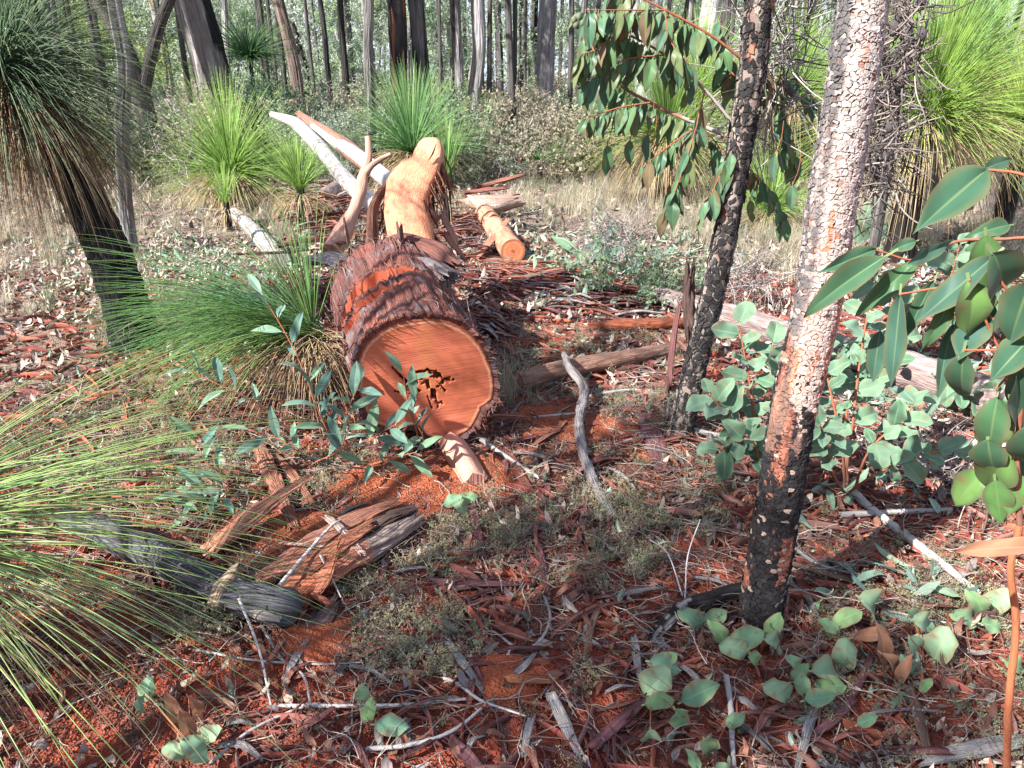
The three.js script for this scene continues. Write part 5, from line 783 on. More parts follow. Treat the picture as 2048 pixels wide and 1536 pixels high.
lying('bark_slab', 'fan of splintered pink bark leaning beside the trailing saplings', 'bark', [[425, 1095, 0.03], [500, 1035, 0.09], [605, 962, 0.14]], [0.05, 0.05, 0.02], [0.48, 0.22, 0.14], { rough: 0.5, alt: [0.28, 0.1, 0.06], tube: { flat: 0.25, jag: 0.1 } });
lying('bark_slab', 'upright narrow strip of red bark crossing the splintered pink bark', 'bark', [[515, 885, 0.04], [545, 955, 0.07], [588, 1050, 0.03]], [0.03, 0.036, 0.02], [0.42, 0.17, 0.11], { rough: 0.4, tube: { flat: 0.3, jag: 0.08 } });
lying('bark_slab', 'second narrow strip of red bark beside the upright one', 'bark', [[545, 905, 0.03], [585, 950, 0.05], [630, 1015, 0.02]], [0.02, 0.03, 0.015], [0.4, 0.16, 0.1], { rough: 0.4, tube: { flat: 0.3, jag: 0.08 } });
lying('wood_chock', 'pale pink split wood chock poking from under the sawn log face', 'wood', [[900, 880, 0.06], [925, 920, 0.055], [952, 962, 0.045]], [0.062, 0.064, 0.06], [0.62, 0.34, 0.26], { alt: [0.45, 0.2, 0.13], rough: 0.08, mat: M.peeled, tube: { seg: 4, flat: 0.75, twist: 0.25 } });
lying('bark_slab', 'tall purple brown bark board standing against the blackened gum', 'bark', [[1338, 770, 3.95], [1345, 690, 3.98], [1358, 612, 4.0]], [0.055, 0.06, 0.04], [0.27, 0.12, 0.11], { z: 1, rough: 0.2, mat: M.strip, tube: { flat: 0.2, jag: 0.1 } });
lying('bark_slab', 'dark shaggy bark scrap standing upright behind the purple bark board', 'bark', [[1386, 660, 4.5], [1376, 600, 4.5], [1380, 545, 4.5]], [0.05, 0.035, 0.025], [0.13, 0.08, 0.065], { z: 1, rough: 0.6, tube: { jag: 0.15 } });
lying('bark_slab', 'flat purple bark plank lying at the foot of the blackened gum', 'bark', [[1292, 830, 0.02], [1308, 880, 0.022], [1326, 938, 0.02]], [0.05, 0.052, 0.035], [0.25, 0.11, 0.115], { rough: 0.15, mat: M.strip, tube: { flat: 0.14, jag: 0.06 } });
lying('bark_slab', 'short splintered red slab standing between the burnt log and the split log', 'bark', [[610, 1200, 0.03], [650, 1150, 0.09], [672, 1105, 0.15]], [0.035, 0.04, 0.015], [0.44, 0.16, 0.09], { rough: 0.5, tube: { flat: 0.3, jag: 0.1 } });
lying('bark_slab', 'dark curved bark shell beside the rounded end of the burnt log', 'bark', [[600, 1250, 0.02], [640, 1240, 0.03], [668, 1205, 0.05]], [0.03, 0.04, 0.025], [0.13, 0.085, 0.075], { rough: 0.4, tube: { flat: 0.35, jag: 0.05 } });
lying('bark_slab', 'small red splinter lying over the dark bark shell', 'bark', [[622, 1185, 0.06], [645, 1200, 0.06], [668, 1212, 0.05]], [0.014, 0.016, 0.01], [0.42, 0.14, 0.08], { rough: 0.4, tube: { flat: 0.4, jag: 0.03 } });
lying('bark_slab', 'long thin splinter of pink wood across the split bark pile', 'bark', [[560, 1086, 0.08], [620, 1090, 0.1], [720, 1096, 0.1]], [0.008, 0.011, 0.007], [0.55, 0.3, 0.22], { rough: 0.3, tube: { flat: 0.5, jag: 0.03 } });
lying('bark_slab', 'pale fibrous splinter lying steeply on the split bark pile', 'bark', [[655, 1035, 0.1], [690, 1065, 0.11], [724, 1105, 0.09]], [0.018, 0.02, 0.012], [0.56, 0.4, 0.32], { rough: 0.4, tube: { flat: 0.35, jag: 0.05 } });
lying('bark_slab', 'dark hollow bark rim at the far end of the split log', 'bark', [[700, 1095, 0.05], [760, 1045, 0.11], [822, 1018, 0.1]], [0.02, 0.032, 0.03], [0.12, 0.075, 0.06], { rough: 0.4, tube: { flat: 0.4, jag: 0.06 } });
// loose bark strips, each told by where it lies
const strips = [
  ['narrow purple bark strip upright below the wood chock', [[938, 980], [952, 1050], [966, 1112]], 0.018, 'purple'], ['long flat purple bark strip in the middle of the foreground', [[862, 1162], [960, 1168], [1056, 1168]], 0.018, 'purple'],
  ['short purple bark strip above the long flat one', [[1076, 1085], [1086, 1130], [1096, 1182]], 0.012, 'purple'], ['bark strip running down beside the fallen crooked stick end', [[1172, 985], [1166, 1035], [1158, 1080]], 0.013, 'purple'], ['thin bark strip crossing the crooked stick foot', [[1222, 980], [1222, 1020], [1216, 1060]], 0.011, 'purple'],
  ['short level bark strip among the ground herbs', [[1045, 1062], [1085, 1074], [1122, 1080]], 0.01, 'purple'], ['broad red bark strip running from the sawn face toward the viewer', [[1010, 890], [1040, 950], [1075, 1000]], 0.022, 'red'], ['grey weathered splinter in the lower foreground', [[890, 1278], [925, 1325], [962, 1375]], 0.014, 'grey'],
  ['bleached fibrous splinter at the bottom middle', [[1098, 1382], [1125, 1440], [1155, 1502]], 0.018, 'grey'], ['purple bark strip pointing at the low seedling', [[1192, 1490], [1235, 1450], [1286, 1402]], 0.018, 'purple'], ['small bleached splinter beside the bleached fibrous one', [[1062, 1438], [1054, 1470], [1048, 1505]], 0.012, 'grey'],
  ['broad red bark flake in the lower foreground', [[995, 1250], [1030, 1268], [1066, 1280]], 0.022, 'red'], ['dark bark strip slanting under the charred root', [[1196, 1215], [1180, 1262], [1172, 1310]], 0.012, 'brown'], ['purple bark strip at the very bottom of the frame', [[900, 1480], [932, 1510], [968, 1545]], 0.018, 'purple'],
  ['long grey splinter near the bottom beside the seedlings', [[1640, 1388], [1618, 1450], [1596, 1536]], 0.013, 'grey'], ['dark purple bark curl beside the brown leaves', [[1742, 1310], [1722, 1360], [1700, 1400]], 0.011, 'purple'], ['long brown bark strip ending by the red sapling stem', [[1815, 1370], [1835, 1430], [1856, 1510]], 0.016, 'brown'],
  ['bright rotten orange wood flake in the foreground', [[975, 1362], [1030, 1360], [1100, 1362]], 0.02, 'orange'], ['thick bark strip along the shaded flank of the log', [[955, 640], [985, 720], [1010, 800]], 0.024, 'purple'], ['second bark strip along the shaded flank of the log', [[990, 760], [1010, 830], [1030, 880]], 0.018, 'purple'],
  ['bark strip on the soil right of the sawn face', [[1090, 880], [1055, 905], [1010, 870]], 0.016, 'red'], ['thin upright bark splinter beside the log', [[972, 610], [976, 580], [975, 560]], 0.014, 'red'],
  ['red bark piece between split log and wood chock', [[830, 985], [850, 1000], [880, 1020]], 0.012, 'red'], ['purple bark strip beside the tall bark board', [[1180, 850], [1225, 845], [1275, 850]], 0.014, 'brown'], ['broad purple bark strip low beside the long grey splinter', [[1705, 1400], [1650, 1455], [1600, 1480]], 0.014, 'purple'],
  ['grey splinter beside the charred root tip', [[1268, 1275], [1272, 1310], [1278, 1345]], 0.014, 'grey'], ['brown bark strip under the long pale stick', [[1590, 1130], [1660, 1150], [1740, 1172]], 0.018, 'brown'], ['wide bleached splinter at the bottom corner below the red stem', [[1850, 1520], [1950, 1500], [2060, 1478]], 0.026, 'grey'],
];
for (const [label, px, w, k] of strips) lying('bark_strip', label, 'bark', px.map(([x, y], i) => [x, y, 0.022 + 0.008 * (i % 2)]), [w * 0.9, w * 1.1, w * 0.7], WOODC[k], { mat: M.strip, rough: 0.25, group: 'loose bark strips about the log', tube: { flat: 0.28, jag: 0.05, seg: 12, bow: 0.4 } });
// the fan of bark that spills from the log
{
  reseed(930); const geos = [];
  for (let k = 0; k < 6; k++) geos.push(tube([V(0, 0, 0), V(gauss() * 0.02, 0.02, 0.25), V(gauss() * 0.04, 0.005, 0.5)], [0.018, 0.022, 0.012], { seg: 8, steps: 14, flat: 0.25, bow: 0.5, jag: 0.07, disp: (a, s, t, r) => r * 0.4 * (vn(a * 3, s * 9, k) - 0.5), col: (a, s, t) => mulc([1, 1, 1], 0.6 + 0.8 * vn(a * 4, s * 10, k)) }));
  const cols = [[0.25, 0.1, 0.09], [0.3, 0.115, 0.085], [0.18, 0.08, 0.075], [0.34, 0.14, 0.095], [0.3, 0.26, 0.24]], L = geos.map(() => []);
  const add = (px, py, ang, s, sp, lift = 0.02) => { const p = gp(px, py, 0); p.y += lift; const d = V(Math.cos(ang), gauss() * 0.08 + 0.02, -Math.sin(ang)); L[Math.floor(rnd() * 6)].push([new THREE.Matrix4().makeBasis(d.clone().cross(V(0, 1, 0)).normalize().negate().multiplyScalar(sp), V(0, 1, 0).multiplyScalar(sp), d.normalize().multiplyScalar(s)).setPosition(p), mulc(pick(cols), rr(0.7, 1.25))]); };
  for (let i = 0; i < 130; i++) { const t = rnd(); add(930 + t * 320 + gauss() * 25, 545 + t * 70 + gauss() * 40, -0.35 + gauss() * 0.6, rr(0.25, 0.8), rr(0.5, 1.3), 0.015 + rnd() * 0.04); }
  for (let i = 0; i < 80; i++) add(960 + gauss() * 40, 640 + gauss() * 90, -1.1 + gauss() * 0.4, rr(0.3, 0.9), rr(0.4, 1), 0.02 + rnd() * 0.05);
  for (let i = 0; i < 110; i++) add(880 + gauss() * 70, 470 + gauss() * 35, gauss() * 1.4, rr(0.4, 1), rr(0.6, 1.3), 0.03 + rnd() * 0.1);
  for (let i = 0; i < 150; i++) add(650 + gauss() * 75, 445 + gauss() * 45, gauss() * 1.4, rr(0.4, 1.1), rr(0.7, 1.9), 0.03 + rnd() * 0.22);
  for (let i = 0; i < 90; i++) add(rr(900, 1500), rr(690, 960), gauss() * 1.4, rr(0.2, 0.6), rr(0.3, 0.8));
  for (let i = 0; i < 300; i++) add(rr(420, 1800), rr(960, 1536), gauss() * 1.5, rr(0.1, 0.42), rr(0.18, 0.6), 0.014);
  L.forEach((l, k) => { const m = instances('bark_litter', geos[k], M.strip, l, ground); m.name = k ? 'bark_litter_' + String(k).padStart(3, '0') : 'bark_litter'; });
}
// sticks
const sticks = [
  ['pale knotty stick lying from the log toward the blackened gum', [[1048, 578], [1110, 596], [1180, 606], [1250, 628], [1310, 645]], 0.016, 'pale'], ['long straight pale stick slanting down behind the charred gum foot', [[1690, 972], [1760, 1032], [1850, 1100], [1955, 1185]], 0.019, 'pale'], ['bleached stick just right of the crooked stick', [[1068, 836], [1150, 828], [1240, 820]], 0.011, 'pale'],
  ['weathered grey stick behind the round leaved sapling', [[1340, 848], [1420, 868], [1510, 884]], 0.016, 'grey'], ['grey stick above the weathered grey one', [[1180, 792], [1260, 780], [1345, 788], [1400, 775]], 0.009, 'grey'], ['thin stick leaning on the burnt log end', [[478, 1198, 0.16], [515, 1290, 0.05], [542, 1410, 0.02]], 0.0045, 'pale'],
  ['long thin kinked stick on the red soil below the burnt log', [[525, 1255], [565, 1320], [605, 1350], [622, 1412]], 0.005, 'grey'], ['level pale stick in the lower foreground', [[560, 1412], [680, 1412], [800, 1410], [932, 1398]], 0.0062, 'pale'], ['thin stick crossing the red soil', [[392, 1300], [520, 1322], [640, 1328], [720, 1325]], 0.004, 'grey'],
  ['curved stick low in the foreground', [[420, 1528], [500, 1462], [590, 1420], [640, 1405]], 0.005, 'grey'], ['forked pale stick at the bottom middle', [[735, 1498], [820, 1490], [905, 1462], [968, 1412]], 0.0065, 'pale'], ['arched pale stick in front of the rotten orange flake', [[888, 1356], [915, 1368], [960, 1400], [1050, 1432]], 0.005, 'pale'],
  ['short stick joined to the arched one', [[918, 1366], [980, 1350], [1048, 1354]], 0.0045, 'pale'], ['upright pale stick at the bottom by the seedlings', [[1452, 1352], [1462, 1420], [1464, 1480], [1470, 1540]], 0.009, 'grey'], ['grey stick pointing out from under the sawn face', [[958, 876], [1010, 912], [1062, 945], [1090, 962]], 0.012, 'grey'],
  ['thin stick running from the long purple bark strip', [[876, 1180], [908, 1222], [945, 1262], [990, 1296]], 0.0055, 'brown'], ['bent stick beside the thin one', [[1088, 1190], [1100, 1240], [1070, 1290], [1040, 1298], [980, 1262], [935, 1280]], 0.005, 'grey'], ['tan forked stick across the split bark slabs', [[560, 1170, 0.1], [610, 1110, 0.12], [665, 1050, 0.14], [680, 1040, 0.14]], 0.007, 'pale'],
  ['thin tan stick in front of the split log', [[640, 1110, 0.12], [670, 1170, 0.06], [690, 1210, 0.02]], 0.0035, 'pale'], ['dry twig standing beyond the charred root', [[1370, 1200, 0.02], [1376, 1110, 0.08], [1400, 1040, 0.16]], 0.003, 'pale'], ['second dry twig standing beyond the charred root', [[1365, 1190, 0.02], [1330, 1100, 0.06], [1300, 1080, 0.1]], 0.003, 'pale'],
  ['grey stick lying right of the charred gum foot', [[1580, 1090], [1640, 1130], [1720, 1150]], 0.008, 'grey'], ['dark stick in the litter beyond the pale straight one', [[1680, 1030], [1780, 1025], [1900, 1018]], 0.014, 'grey'], ['thin stick by the red stem', [[1770, 1220], [1890, 1245], [2048, 1252]], 0.004, 'pale'], ['thin stick under the seedlings near the bottom', [[1540, 1220], [1620, 1300], [1700, 1370]], 0.005, 'brown'],
];
for (const [label, px, w, k] of sticks) lying('stick', label, 'stick', px.map(([x, y, l = 0.02]) => [x, y, l + w * 0.5]), [w, w * 0.95, w * 0.85, w * 0.6], WOODC[k], { mat: M.twig, rough: 0.3, group: 'dead sticks on the ground', tube: { seg: 8, jag: 0.01 } });
// ---------------------------------------------------------------- leafy saplings, each leaf its own piece
const leafSets = {};
function leafSet(key, n, f) { return leafSets[key] ??= Array.from({ length: n }, (_, i) => leafGeo({ seed: i * 7 + key.length * 31, ...f(i) })); }
const GUM = leafSet('gum', 8, (i) => ({ L: 0.13, W: rr(0.043, 0.057), a: 0.75, b: 1.05, curl: rr(0.1, 0.5), fold: rr(0.05, 0.25), wave: 0.15, rows: 10, col: [[0.06, 0.15, 0.065], [0.08, 0.175, 0.06], [0.05, 0.135, 0.07], [0.12, 0.16, 0.055], [0.065, 0.14, 0.08], [0.16, 0.105, 0.05], [0.07, 0.165, 0.065], [0.08, 0.18, 0.09]][i], rib: [0.16, 0.19, 0.08], edge: [0.1, 0.1, 0.05], spots: 0.12, spotCol: [0.16, 0.07, 0.03] }));
const BLUE = leafSet('blue', 6, (i) => ({ L: 0.15, W: rr(0.034, 0.046), a: 0.9, b: 0.95, curl: rr(-0.1, 0.4), fold: rr(0.1, 0.35), wave: 0.15, rows: 8, col: [[0.115, 0.205, 0.139], [0.139, 0.238, 0.148], [0.090, 0.172, 0.123], [0.156, 0.246, 0.172], [0.131, 0.221, 0.123], [0.082, 0.156, 0.123]][i], rib: [0.24, 0.3, 0.2] }));
const ROUND = leafSet('round', 6, (i) => ({ L: 0.12, W: rr(0.072, 0.09), a: 0.5, b: 0.62, curl: rr(-0.1, 0.5), fold: rr(0.05, 0.3), wave: 0.25, rows: 13, col: [[0.104, 0.188, 0.112], [0.120, 0.208, 0.120], [0.092, 0.168, 0.104], [0.136, 0.216, 0.128], [0.080, 0.160, 0.088], [0.128, 0.216, 0.140]][i], rib: [0.22, 0.32, 0.18], edge: [0.16, 0.24, 0.14], spots: 0.14, spotCol: [0.22, 0.15, 0.08] }));
const SEEDL = leafSet('seedling', 6, (i) => ({ L: 0.085, W: rr(0.05, 0.062), a: i % 3 === 2 ? 0.75 : rr(0.42, 0.6), b: i % 3 === 2 ? 0.95 : rr(0.5, 0.75), curl: rr(0, 0.5), fold: rr(0, 0.2), wave: 0.3, rows: 13, col: [[0.156, 0.276, 0.129], [0.193, 0.313, 0.156], [0.129, 0.239, 0.129], [0.212, 0.313, 0.175], [0.166, 0.276, 0.110], [0.147, 0.267, 0.156]][i], rib: [0.26, 0.34, 0.16], edge: [0.22, 0.2, 0.1], spots: 0.13, spotCol: [0.22, 0.1, 0.05] }));
const BIG = leafSet('nearleaf', 6, (i) => ({ L: 0.12, W: 0.05, a: rr(0.6, 0.9), b: rr(0.85, 1.3), curl: rr(-0.1, 0.6), fold: rr(0.02, 0.28), wave: rr(0.1, 0.35), rows: 14, col: [[0.03, 0.09, 0.045], [0.035, 0.1, 0.045], [0.035, 0.095, 0.06], [0.08, 0.19, 0.045], [0.045, 0.12, 0.045], [0.11, 0.22, 0.05]][i], rib: [0.16, 0.22, 0.08], edge: [0.09, 0.1, 0.04], spots: 0.1, spotCol: [0.17, 0.11, 0.04] }));
const BROWNL = leafSet('brownleaf', 2, (i) => ({ L: 0.1, W: 0.032, a: 0.8, b: 1, curl: 0.3, fold: 0.2, wave: 0.4, rows: 10, col: [0.3, 0.14, 0.075], rib: [0.4, 0.22, 0.13] }));
function plant(name, label, category, foot, group) { const o = thing(name, label, category, foot, group); o.userData.n = 0; return o; }
function leaf(o, geoL, p, dir, norm, s = 1, mat = M.leaf, name = 'leaf', sx) {
  const m = shade(new THREE.Mesh(geoL, mat)); const k = (o._n ??= {}), n = k[name] = (k[name] ?? -1) + 1; m.name = n ? name + '_' + String(n).padStart(3, '0') : name;
  basis(p.clone().sub(o.position), dir, norm, s, sx ?? s).decompose(m.position, m.quaternion, m.scale); o.add(m); return m;
}
const redStem = (p) => (a, s, t) => mulc(mixc([0.16, 0.1, 0.07], [0.28, 0.09, 0.045], clamp(t * 1.4 + p, 0, 1)), 0.85 + 0.3 * vn(a * 2, s * 40));
function stem(o, pts, r, col, name = 'stem', steps = 24) { return part(name, tube(pts, r, { seg: 8, steps, col, disp: (a, s, t, q) => q * 0.15 * (vn(a * 2, s * 60, 2) - 0.5) }), M.twig, o); }
const towardEye = (p) => V(0, EYE, 0).sub(p).normalize();

// leaves along a stem: pairs or alternate, with the set's own habit
function dress(o, pts, set, { from = 0.25, n = 8, s = 1, ds = 0.25, droop = 0.2, spread = 1, face = 0.5, mat = M.leaf, tip = true, hang = false }) {
  const c = new THREE.CatmullRomCurve3(pts, false, 'centripetal');
  for (let i = 0; i < n; i++) {
    const t = lerp(from, 1, n > 1 ? i / (n - 1) : 1), p = c.getPoint(t), T = c.getTangent(t), a = i * 2.4 + rnd() * 0.8, b = T.clone().cross(V(0.2, 0.9, 0.4)).normalize(), q = b.clone().cross(T);
    let d = b.multiplyScalar(Math.cos(a)).addScaledVector(q, Math.sin(a)).multiplyScalar(spread).addScaledVector(T, tip && i === n - 1 ? 2 : 0.6).add(V(0, -droop, 0)).normalize();
    if (hang) d = V(gauss() * 0.45, -1, gauss() * 0.45).addScaledVector(d, 0.5).normalize();
    const nn = V(gauss() * 0.5, 0.8, gauss() * 0.5).lerp(towardEye(p), face).normalize(), sc = s * rr(1 - ds, 1 + ds);
    leaf(o, pick(set), p.addScaledVector(d, 0.01 * s), d, nn, sc, mat);
  }
}
// saplings in front of the log
{
  reseed(1000);
  const S = (label, foot, stems, n, s) => {
    const f = gp(...foot), o = plant('gum_sapling', label, 'sapling', f);
    for (const st of stems) { const pts = [f.clone().add(V(gauss() * 0.02, -0.01, gauss() * 0.02)), ...st.map(([x, y, d]) => at(x, y, d))]; stem(o, pts, [0.0042, 0.0035, 0.0022], redStem(0.1)); dress(o, pts, BLUE, { from: st.from ?? 0.35, n: Math.round(n * 0.8), s, droop: -0.1, spread: 0.9, face: 0.35, mat: M.leafMatte }); }
    return o;
  };
  S('blue green sapling with a tall orange stem rising from the sprawling grass tree', [640, 880], [[[618, 770, 3.5], [578, 680, 3.55], [525, 590, 3.6]]], 10, 1.05);
  S('blue green sapling bending over the dead grass skirt with dark leaves', [600, 880], [[[520, 810, 3.35], [450, 775, 3.3], [385, 745, 3.3]]], 12, 0.95);
  S('blue green sapling whose two shoots stand before the sawn log face', [840, 905], [[[832, 860, 3.02], [815, 800, 3.0], [806, 745, 2.98]], [[845, 870, 3.02], [826, 830, 3.0], [832, 800, 2.98]]], 6, 0.85);
  S('bushy blue green sapling crowding the lower edge of the sawn face', [700, 930], [[[690, 860, 3.05], [700, 810, 3.05], [722, 765, 3.03]], [[660, 870, 3.05], [640, 830, 3.05], [625, 785, 3.06]], [[730, 890, 3.03], [755, 870, 3.0], [790, 850, 2.98]], [[740, 930, 2.98], [790, 915, 2.95], [830, 905, 2.95]]], 9, 0.95);
  S('blue green sapling sprawling on the litter below the bushy one', [620, 930], [[[600, 905, 3.02], [560, 880, 3.0], [500, 860, 3.05]], [[640, 920, 2.95], [680, 900, 2.93], [690, 870, 2.93]]], 9, 0.85);
  S('blue green sapling with drooping leaf tufts near the burnt log', [470, 960], [[[440, 945, 2.9], [410, 920, 2.88], [395, 885, 2.9]], [[450, 975, 2.8], [410, 985, 2.75], [370, 990, 2.72]], [[455, 985, 2.78], [425, 1010, 2.7], [385, 1030, 2.66]]], 9, 0.85);
}
// the round leaved sapling behind the near trunk
{
  reseed(1040);
  const S = (label, foot, stems, s) => { const f = gp(...foot), o = plant('round_leaved_sapling', label, 'sapling', f); for (const st of stems) { const pts = [f.clone().add(V(gauss() * 0.03, -0.01, gauss() * 0.03)), ...st.map(([x, y, d]) => at(x, y, d))]; stem(o, pts, [0.006, 0.005, 0.003], redStem(0.3)); dress(o, pts, ROUND, { from: 0.35, n: 14, s: s * 0.85, droop: 0.1, spread: 1.3, face: 0.55, mat: M.leafMatte, ds: 0.3 }); } };
  S('round leaved blue green sapling between the two flaky gum trunks', [1545, 985], [[[1515, 880, 2.75], [1500, 770, 2.8], [1478, 650, 2.85]], [[1500, 900, 2.7], [1460, 840, 2.72], [1420, 790, 2.75]], [[1520, 930, 2.65], [1500, 880, 2.62], [1440, 900, 2.62]], [[1560, 900, 2.7], [1560, 780, 2.75], [1545, 690, 2.8]]], 0.95);
  S('round leaved blue green sapling with red stems just past the near gum', [1690, 985], [[[1682, 880, 2.8], [1658, 770, 2.85], [1640, 680, 2.9]], [[1705, 850, 2.8], [1720, 720, 2.9], [1738, 610, 3.0]], [[1740, 900, 2.75], [1790, 850, 2.8], [1840, 800, 2.85]], [[1750, 950, 2.6], [1820, 915, 2.62], [1900, 900, 2.65]], [[1660, 930, 2.5], [1650, 880, 2.48], [1640, 850, 2.45]], [[1700, 800, 2.9], [1760, 740, 3.0], [1800, 680, 3.1]]], 0.9);
  S('low round leaved sapling spreading over the sunny litter at the fallen trunk', [1850, 700], [[[1820, 660, 4.4], [1790, 600, 4.4], [1750, 560, 4.4]], [[1870, 640, 4.5], [1900, 560, 4.5], [1920, 490, 4.5]], [[1900, 680, 4.4], [1950, 640, 4.4], [2000, 620, 4.4]], [[1800, 720, 4.0], [1740, 700, 4.0], [1690, 690, 4.0]], [[1880, 760, 3.8], [1930, 780, 3.7], [1980, 800, 3.6]]], 1.25);
}
// hanging branch of the blackened gum
{
  reseed(1080);
  const o = plant('gum_branch', 'spray of dark green hanging gum leaves on red twigs, reaching out from the blackened trunk', 'branch', at(1485, 285, secondZ));
  const D = [[[[1488, 285], [1400, 250], [1300, 205], [1215, 150], [1170, 60]], 0.014, 3.55, 14], [[[1484, 270], [1410, 180], [1330, 110], [1240, 60], [1190, 30]], 0.012, 3.45, 18], [[[1500, 130], [1420, 70], [1330, 20], [1230, -30]], 0.01, 3.4, 14], [[[1400, 250], [1340, 290], [1290, 330]], 0.005, 3.4, 10], [[[1300, 205], [1240, 215], [1175, 235]], 0.005, 3.4, 12], [[[1410, 180], [1385, 280], [1355, 370], [1335, 420]], 0.005, 3.35, 14], [[[1510, 100], [1560, 200], [1590, 330]], 0.006, 3.75, 13], [[[1484, 270], [1445, 340], [1410, 420]], 0.006, 3.4, 12], [[[1330, 110], [1250, 120], [1165, 165]], 0.005, 3.4, 13], [[[1330, 20], [1240, 20], [1165, 20]], 0.005, 3.35, 13], [[[1330, 20], [1340, 80], [1380, 130]], 0.005, 3.3, 9], [[[1240, 60], [1190, 100], [1155, 110]], 0.004, 3.35, 9], [[[1490, 180], [1450, 120], [1440, 40]], 0.006, 3.6, 10], [[[1500, 150], [1590, 160], [1640, 210]], 0.005, 3.9, 8], [[[1490, 330], [1540, 380], [1570, 440]], 0.005, 3.9, 9], [[[1400, 250], [1440, 300], [1445, 380]], 0.005, 3.6, 7]];
  D.forEach(([px, r, d, n], i) => { const pts = px.map(([x, y], k) => at(x, y, k === 0 && i < 3 ? secondZ : lerp(secondZ, d, i < 3 ? k / (px.length - 1) : 0.6 + 0.4 * k / (px.length - 1)))); stem(o, pts, [r * 0.7, r * 0.5, r * 0.25], i < 2 ? (a, s, t) => (t < 0.35 ? [0.3, 0.26, 0.23] : [0.28, 0.13, 0.09]) : redStem(0.4), 'twig', 40); dress(o, pts, GUM, { from: i < 3 ? 0.3 : 0.1, n: Math.round(n * 1.7), s: 0.86, droop: 0.5, spread: 0.9, face: 0.35, hang: true, ds: 0.3 }); });
  // a few more low leaves that hang clear of the rest
  for (const [x, y] of [[1300, 330], [1340, 410], [1325, 455], [1500, 430], [1440, 330], [1295, 300], [1585, 400], [1550, 340], [1260, 310], [1215, 320]]) { const p = at(x, y - 30, 3.45); leaf(o, pick(GUM), p, V(gauss() * 0.2, -1, gauss() * 0.2), towardEye(p).add(V(gauss() * 0.5, 0, 0)), rr(0.85, 1.1)); stem(o, [p.clone().add(V(0.02, 0.14, 0)), p.clone().add(V(0.015, 0.07, 0.01)), p], 0.0014, redStem(0.5), 'twig', 6); }
  const nuts = []; for (const [x, y] of [[1148, 40], [1158, 34], [1165, 46], [1152, 50]]) { const g = new THREE.SphereGeometry(0.012, 10, 8); g.scale(1, 1.25, 1); const p = at(x, y, 3.35); const m = part('gum_nut', g.translate(p.x, p.y, p.z), new THREE.MeshStandardMaterial({ color: new THREE.Color(0.1, 0.11, 0.06), roughness: 0.8 }), o); }
}
// dead twigs tangled in the heads of the two trees, with woody nuts
function tangle(label, cx, cy, R, z, n, nuts, name = 'dead_twigs') {
  const dark = /dark|curled/.test(label), c = at(cx, cy, z), o = plant(name, label, 'twigs', c); const g = [], k = z / FPX;
  for (let i = 0; i < n; i++) { const p0 = c.clone().add(V(gauss() * R[0] * k * 0.35, gauss() * R[1] * k * 0.6, gauss() * 0.12)), d = V(gauss(), gauss() - 0.2, gauss() * 0.7).normalize(), L = dark ? rr(0.06, 0.22) : rr(0.15, 0.5), p = [p0]; for (let j = 1; j < 5; j++) { d.add(V(gauss() * 0.4, gauss() * 0.4, gauss() * 0.4)).normalize(); p.push(p[j - 1].clone().addScaledVector(d, L / 4)); } const q = rr(0.0012, 0.0042); g.push(tube(p, [q, q * 0.8, q * 0.4], { seg: 4, steps: 8, col: mulc(pick(dark ? [[0.1, 0.085, 0.075], [0.16, 0.135, 0.12], [0.06, 0.05, 0.045], [0.24, 0.2, 0.17]] : [[0.3, 0.265, 0.24], [0.2, 0.17, 0.15], [0.1, 0.085, 0.08], [0.36, 0.32, 0.29]]), rr(0.7, 1.2)) })); }
  const m = part('twig_tangle', mergeGeometries(g), M.twig, o); m.userData.kind = 'stuff';
  for (let i = 0; i < nuts; i++) { const p = c.clone().add(V(gauss() * R[0] * k * 0.45, gauss() * R[1] * k * 0.55, gauss() * 0.12)), s = rr(0.014, 0.026); const h = new THREE.SphereGeometry(s, 12, 10); const pa = h.attributes.position; for (let v = 0; v < pa.count; v++) { const y = pa.getY(v) / s; pa.setXYZ(v, pa.getX(v) * (1 - 0.35 * Math.max(0, y)) * 0.85, pa.getY(v) * 1.3, pa.getZ(v) * (1 - 0.35 * Math.max(0, y)) * 0.85); } h.computeVertexNormals(); h.rotateZ(gauss()); const b = part('woody_nut', h.translate(p.x, p.y, p.z), nutM, o); b.name = i ? 'woody_nut_' + String(i).padStart(3, '0') : 'woody_nut'; }
}
const nutM = new THREE.MeshStandardMaterial({ color: new THREE.Color(0.1, 0.085, 0.08), roughness: 0.9, bumpMap: rep(gritTex, 2, 2), bumpScale: 0.004 });
reseed(1120);
tangle('tangle of dead grey twigs caught round the head of the blackened gum', 1545, 130, [110, 230], 3.75, 240, 6);
tangle('dark dead shrub head with woody nuts right behind the pale near gum', 1785, 170, [80, 330], 3.0, 520, 26);
tangle('curled dead leaves and twigs low behind the pale near gum', 1750, 300, [70, 150], 2.9, 110, 6);
tangle('bare grey dead shrub standing before the leaning grey tree', 345, 330, [150, 200], 8.5, 120, 0);
tangle('heap of fine grey twigs on the ground left of the hanging leaves', 1230, 470, [180, 50], 7.2, 220, 0);
tangle('wiry grey twigs on the ground between the two gum trunks', 1500, 545, [130, 60], 5.9, 170, 0);
tangle('dry grey twigs heaped by the long pale stick', 1880, 960, [170, 70], 2.95, 150, 0);
tangle('bare grey twigs tangled at the burnt branch of the clearing', 1010, 330, [130, 40], 14, 120, 0);
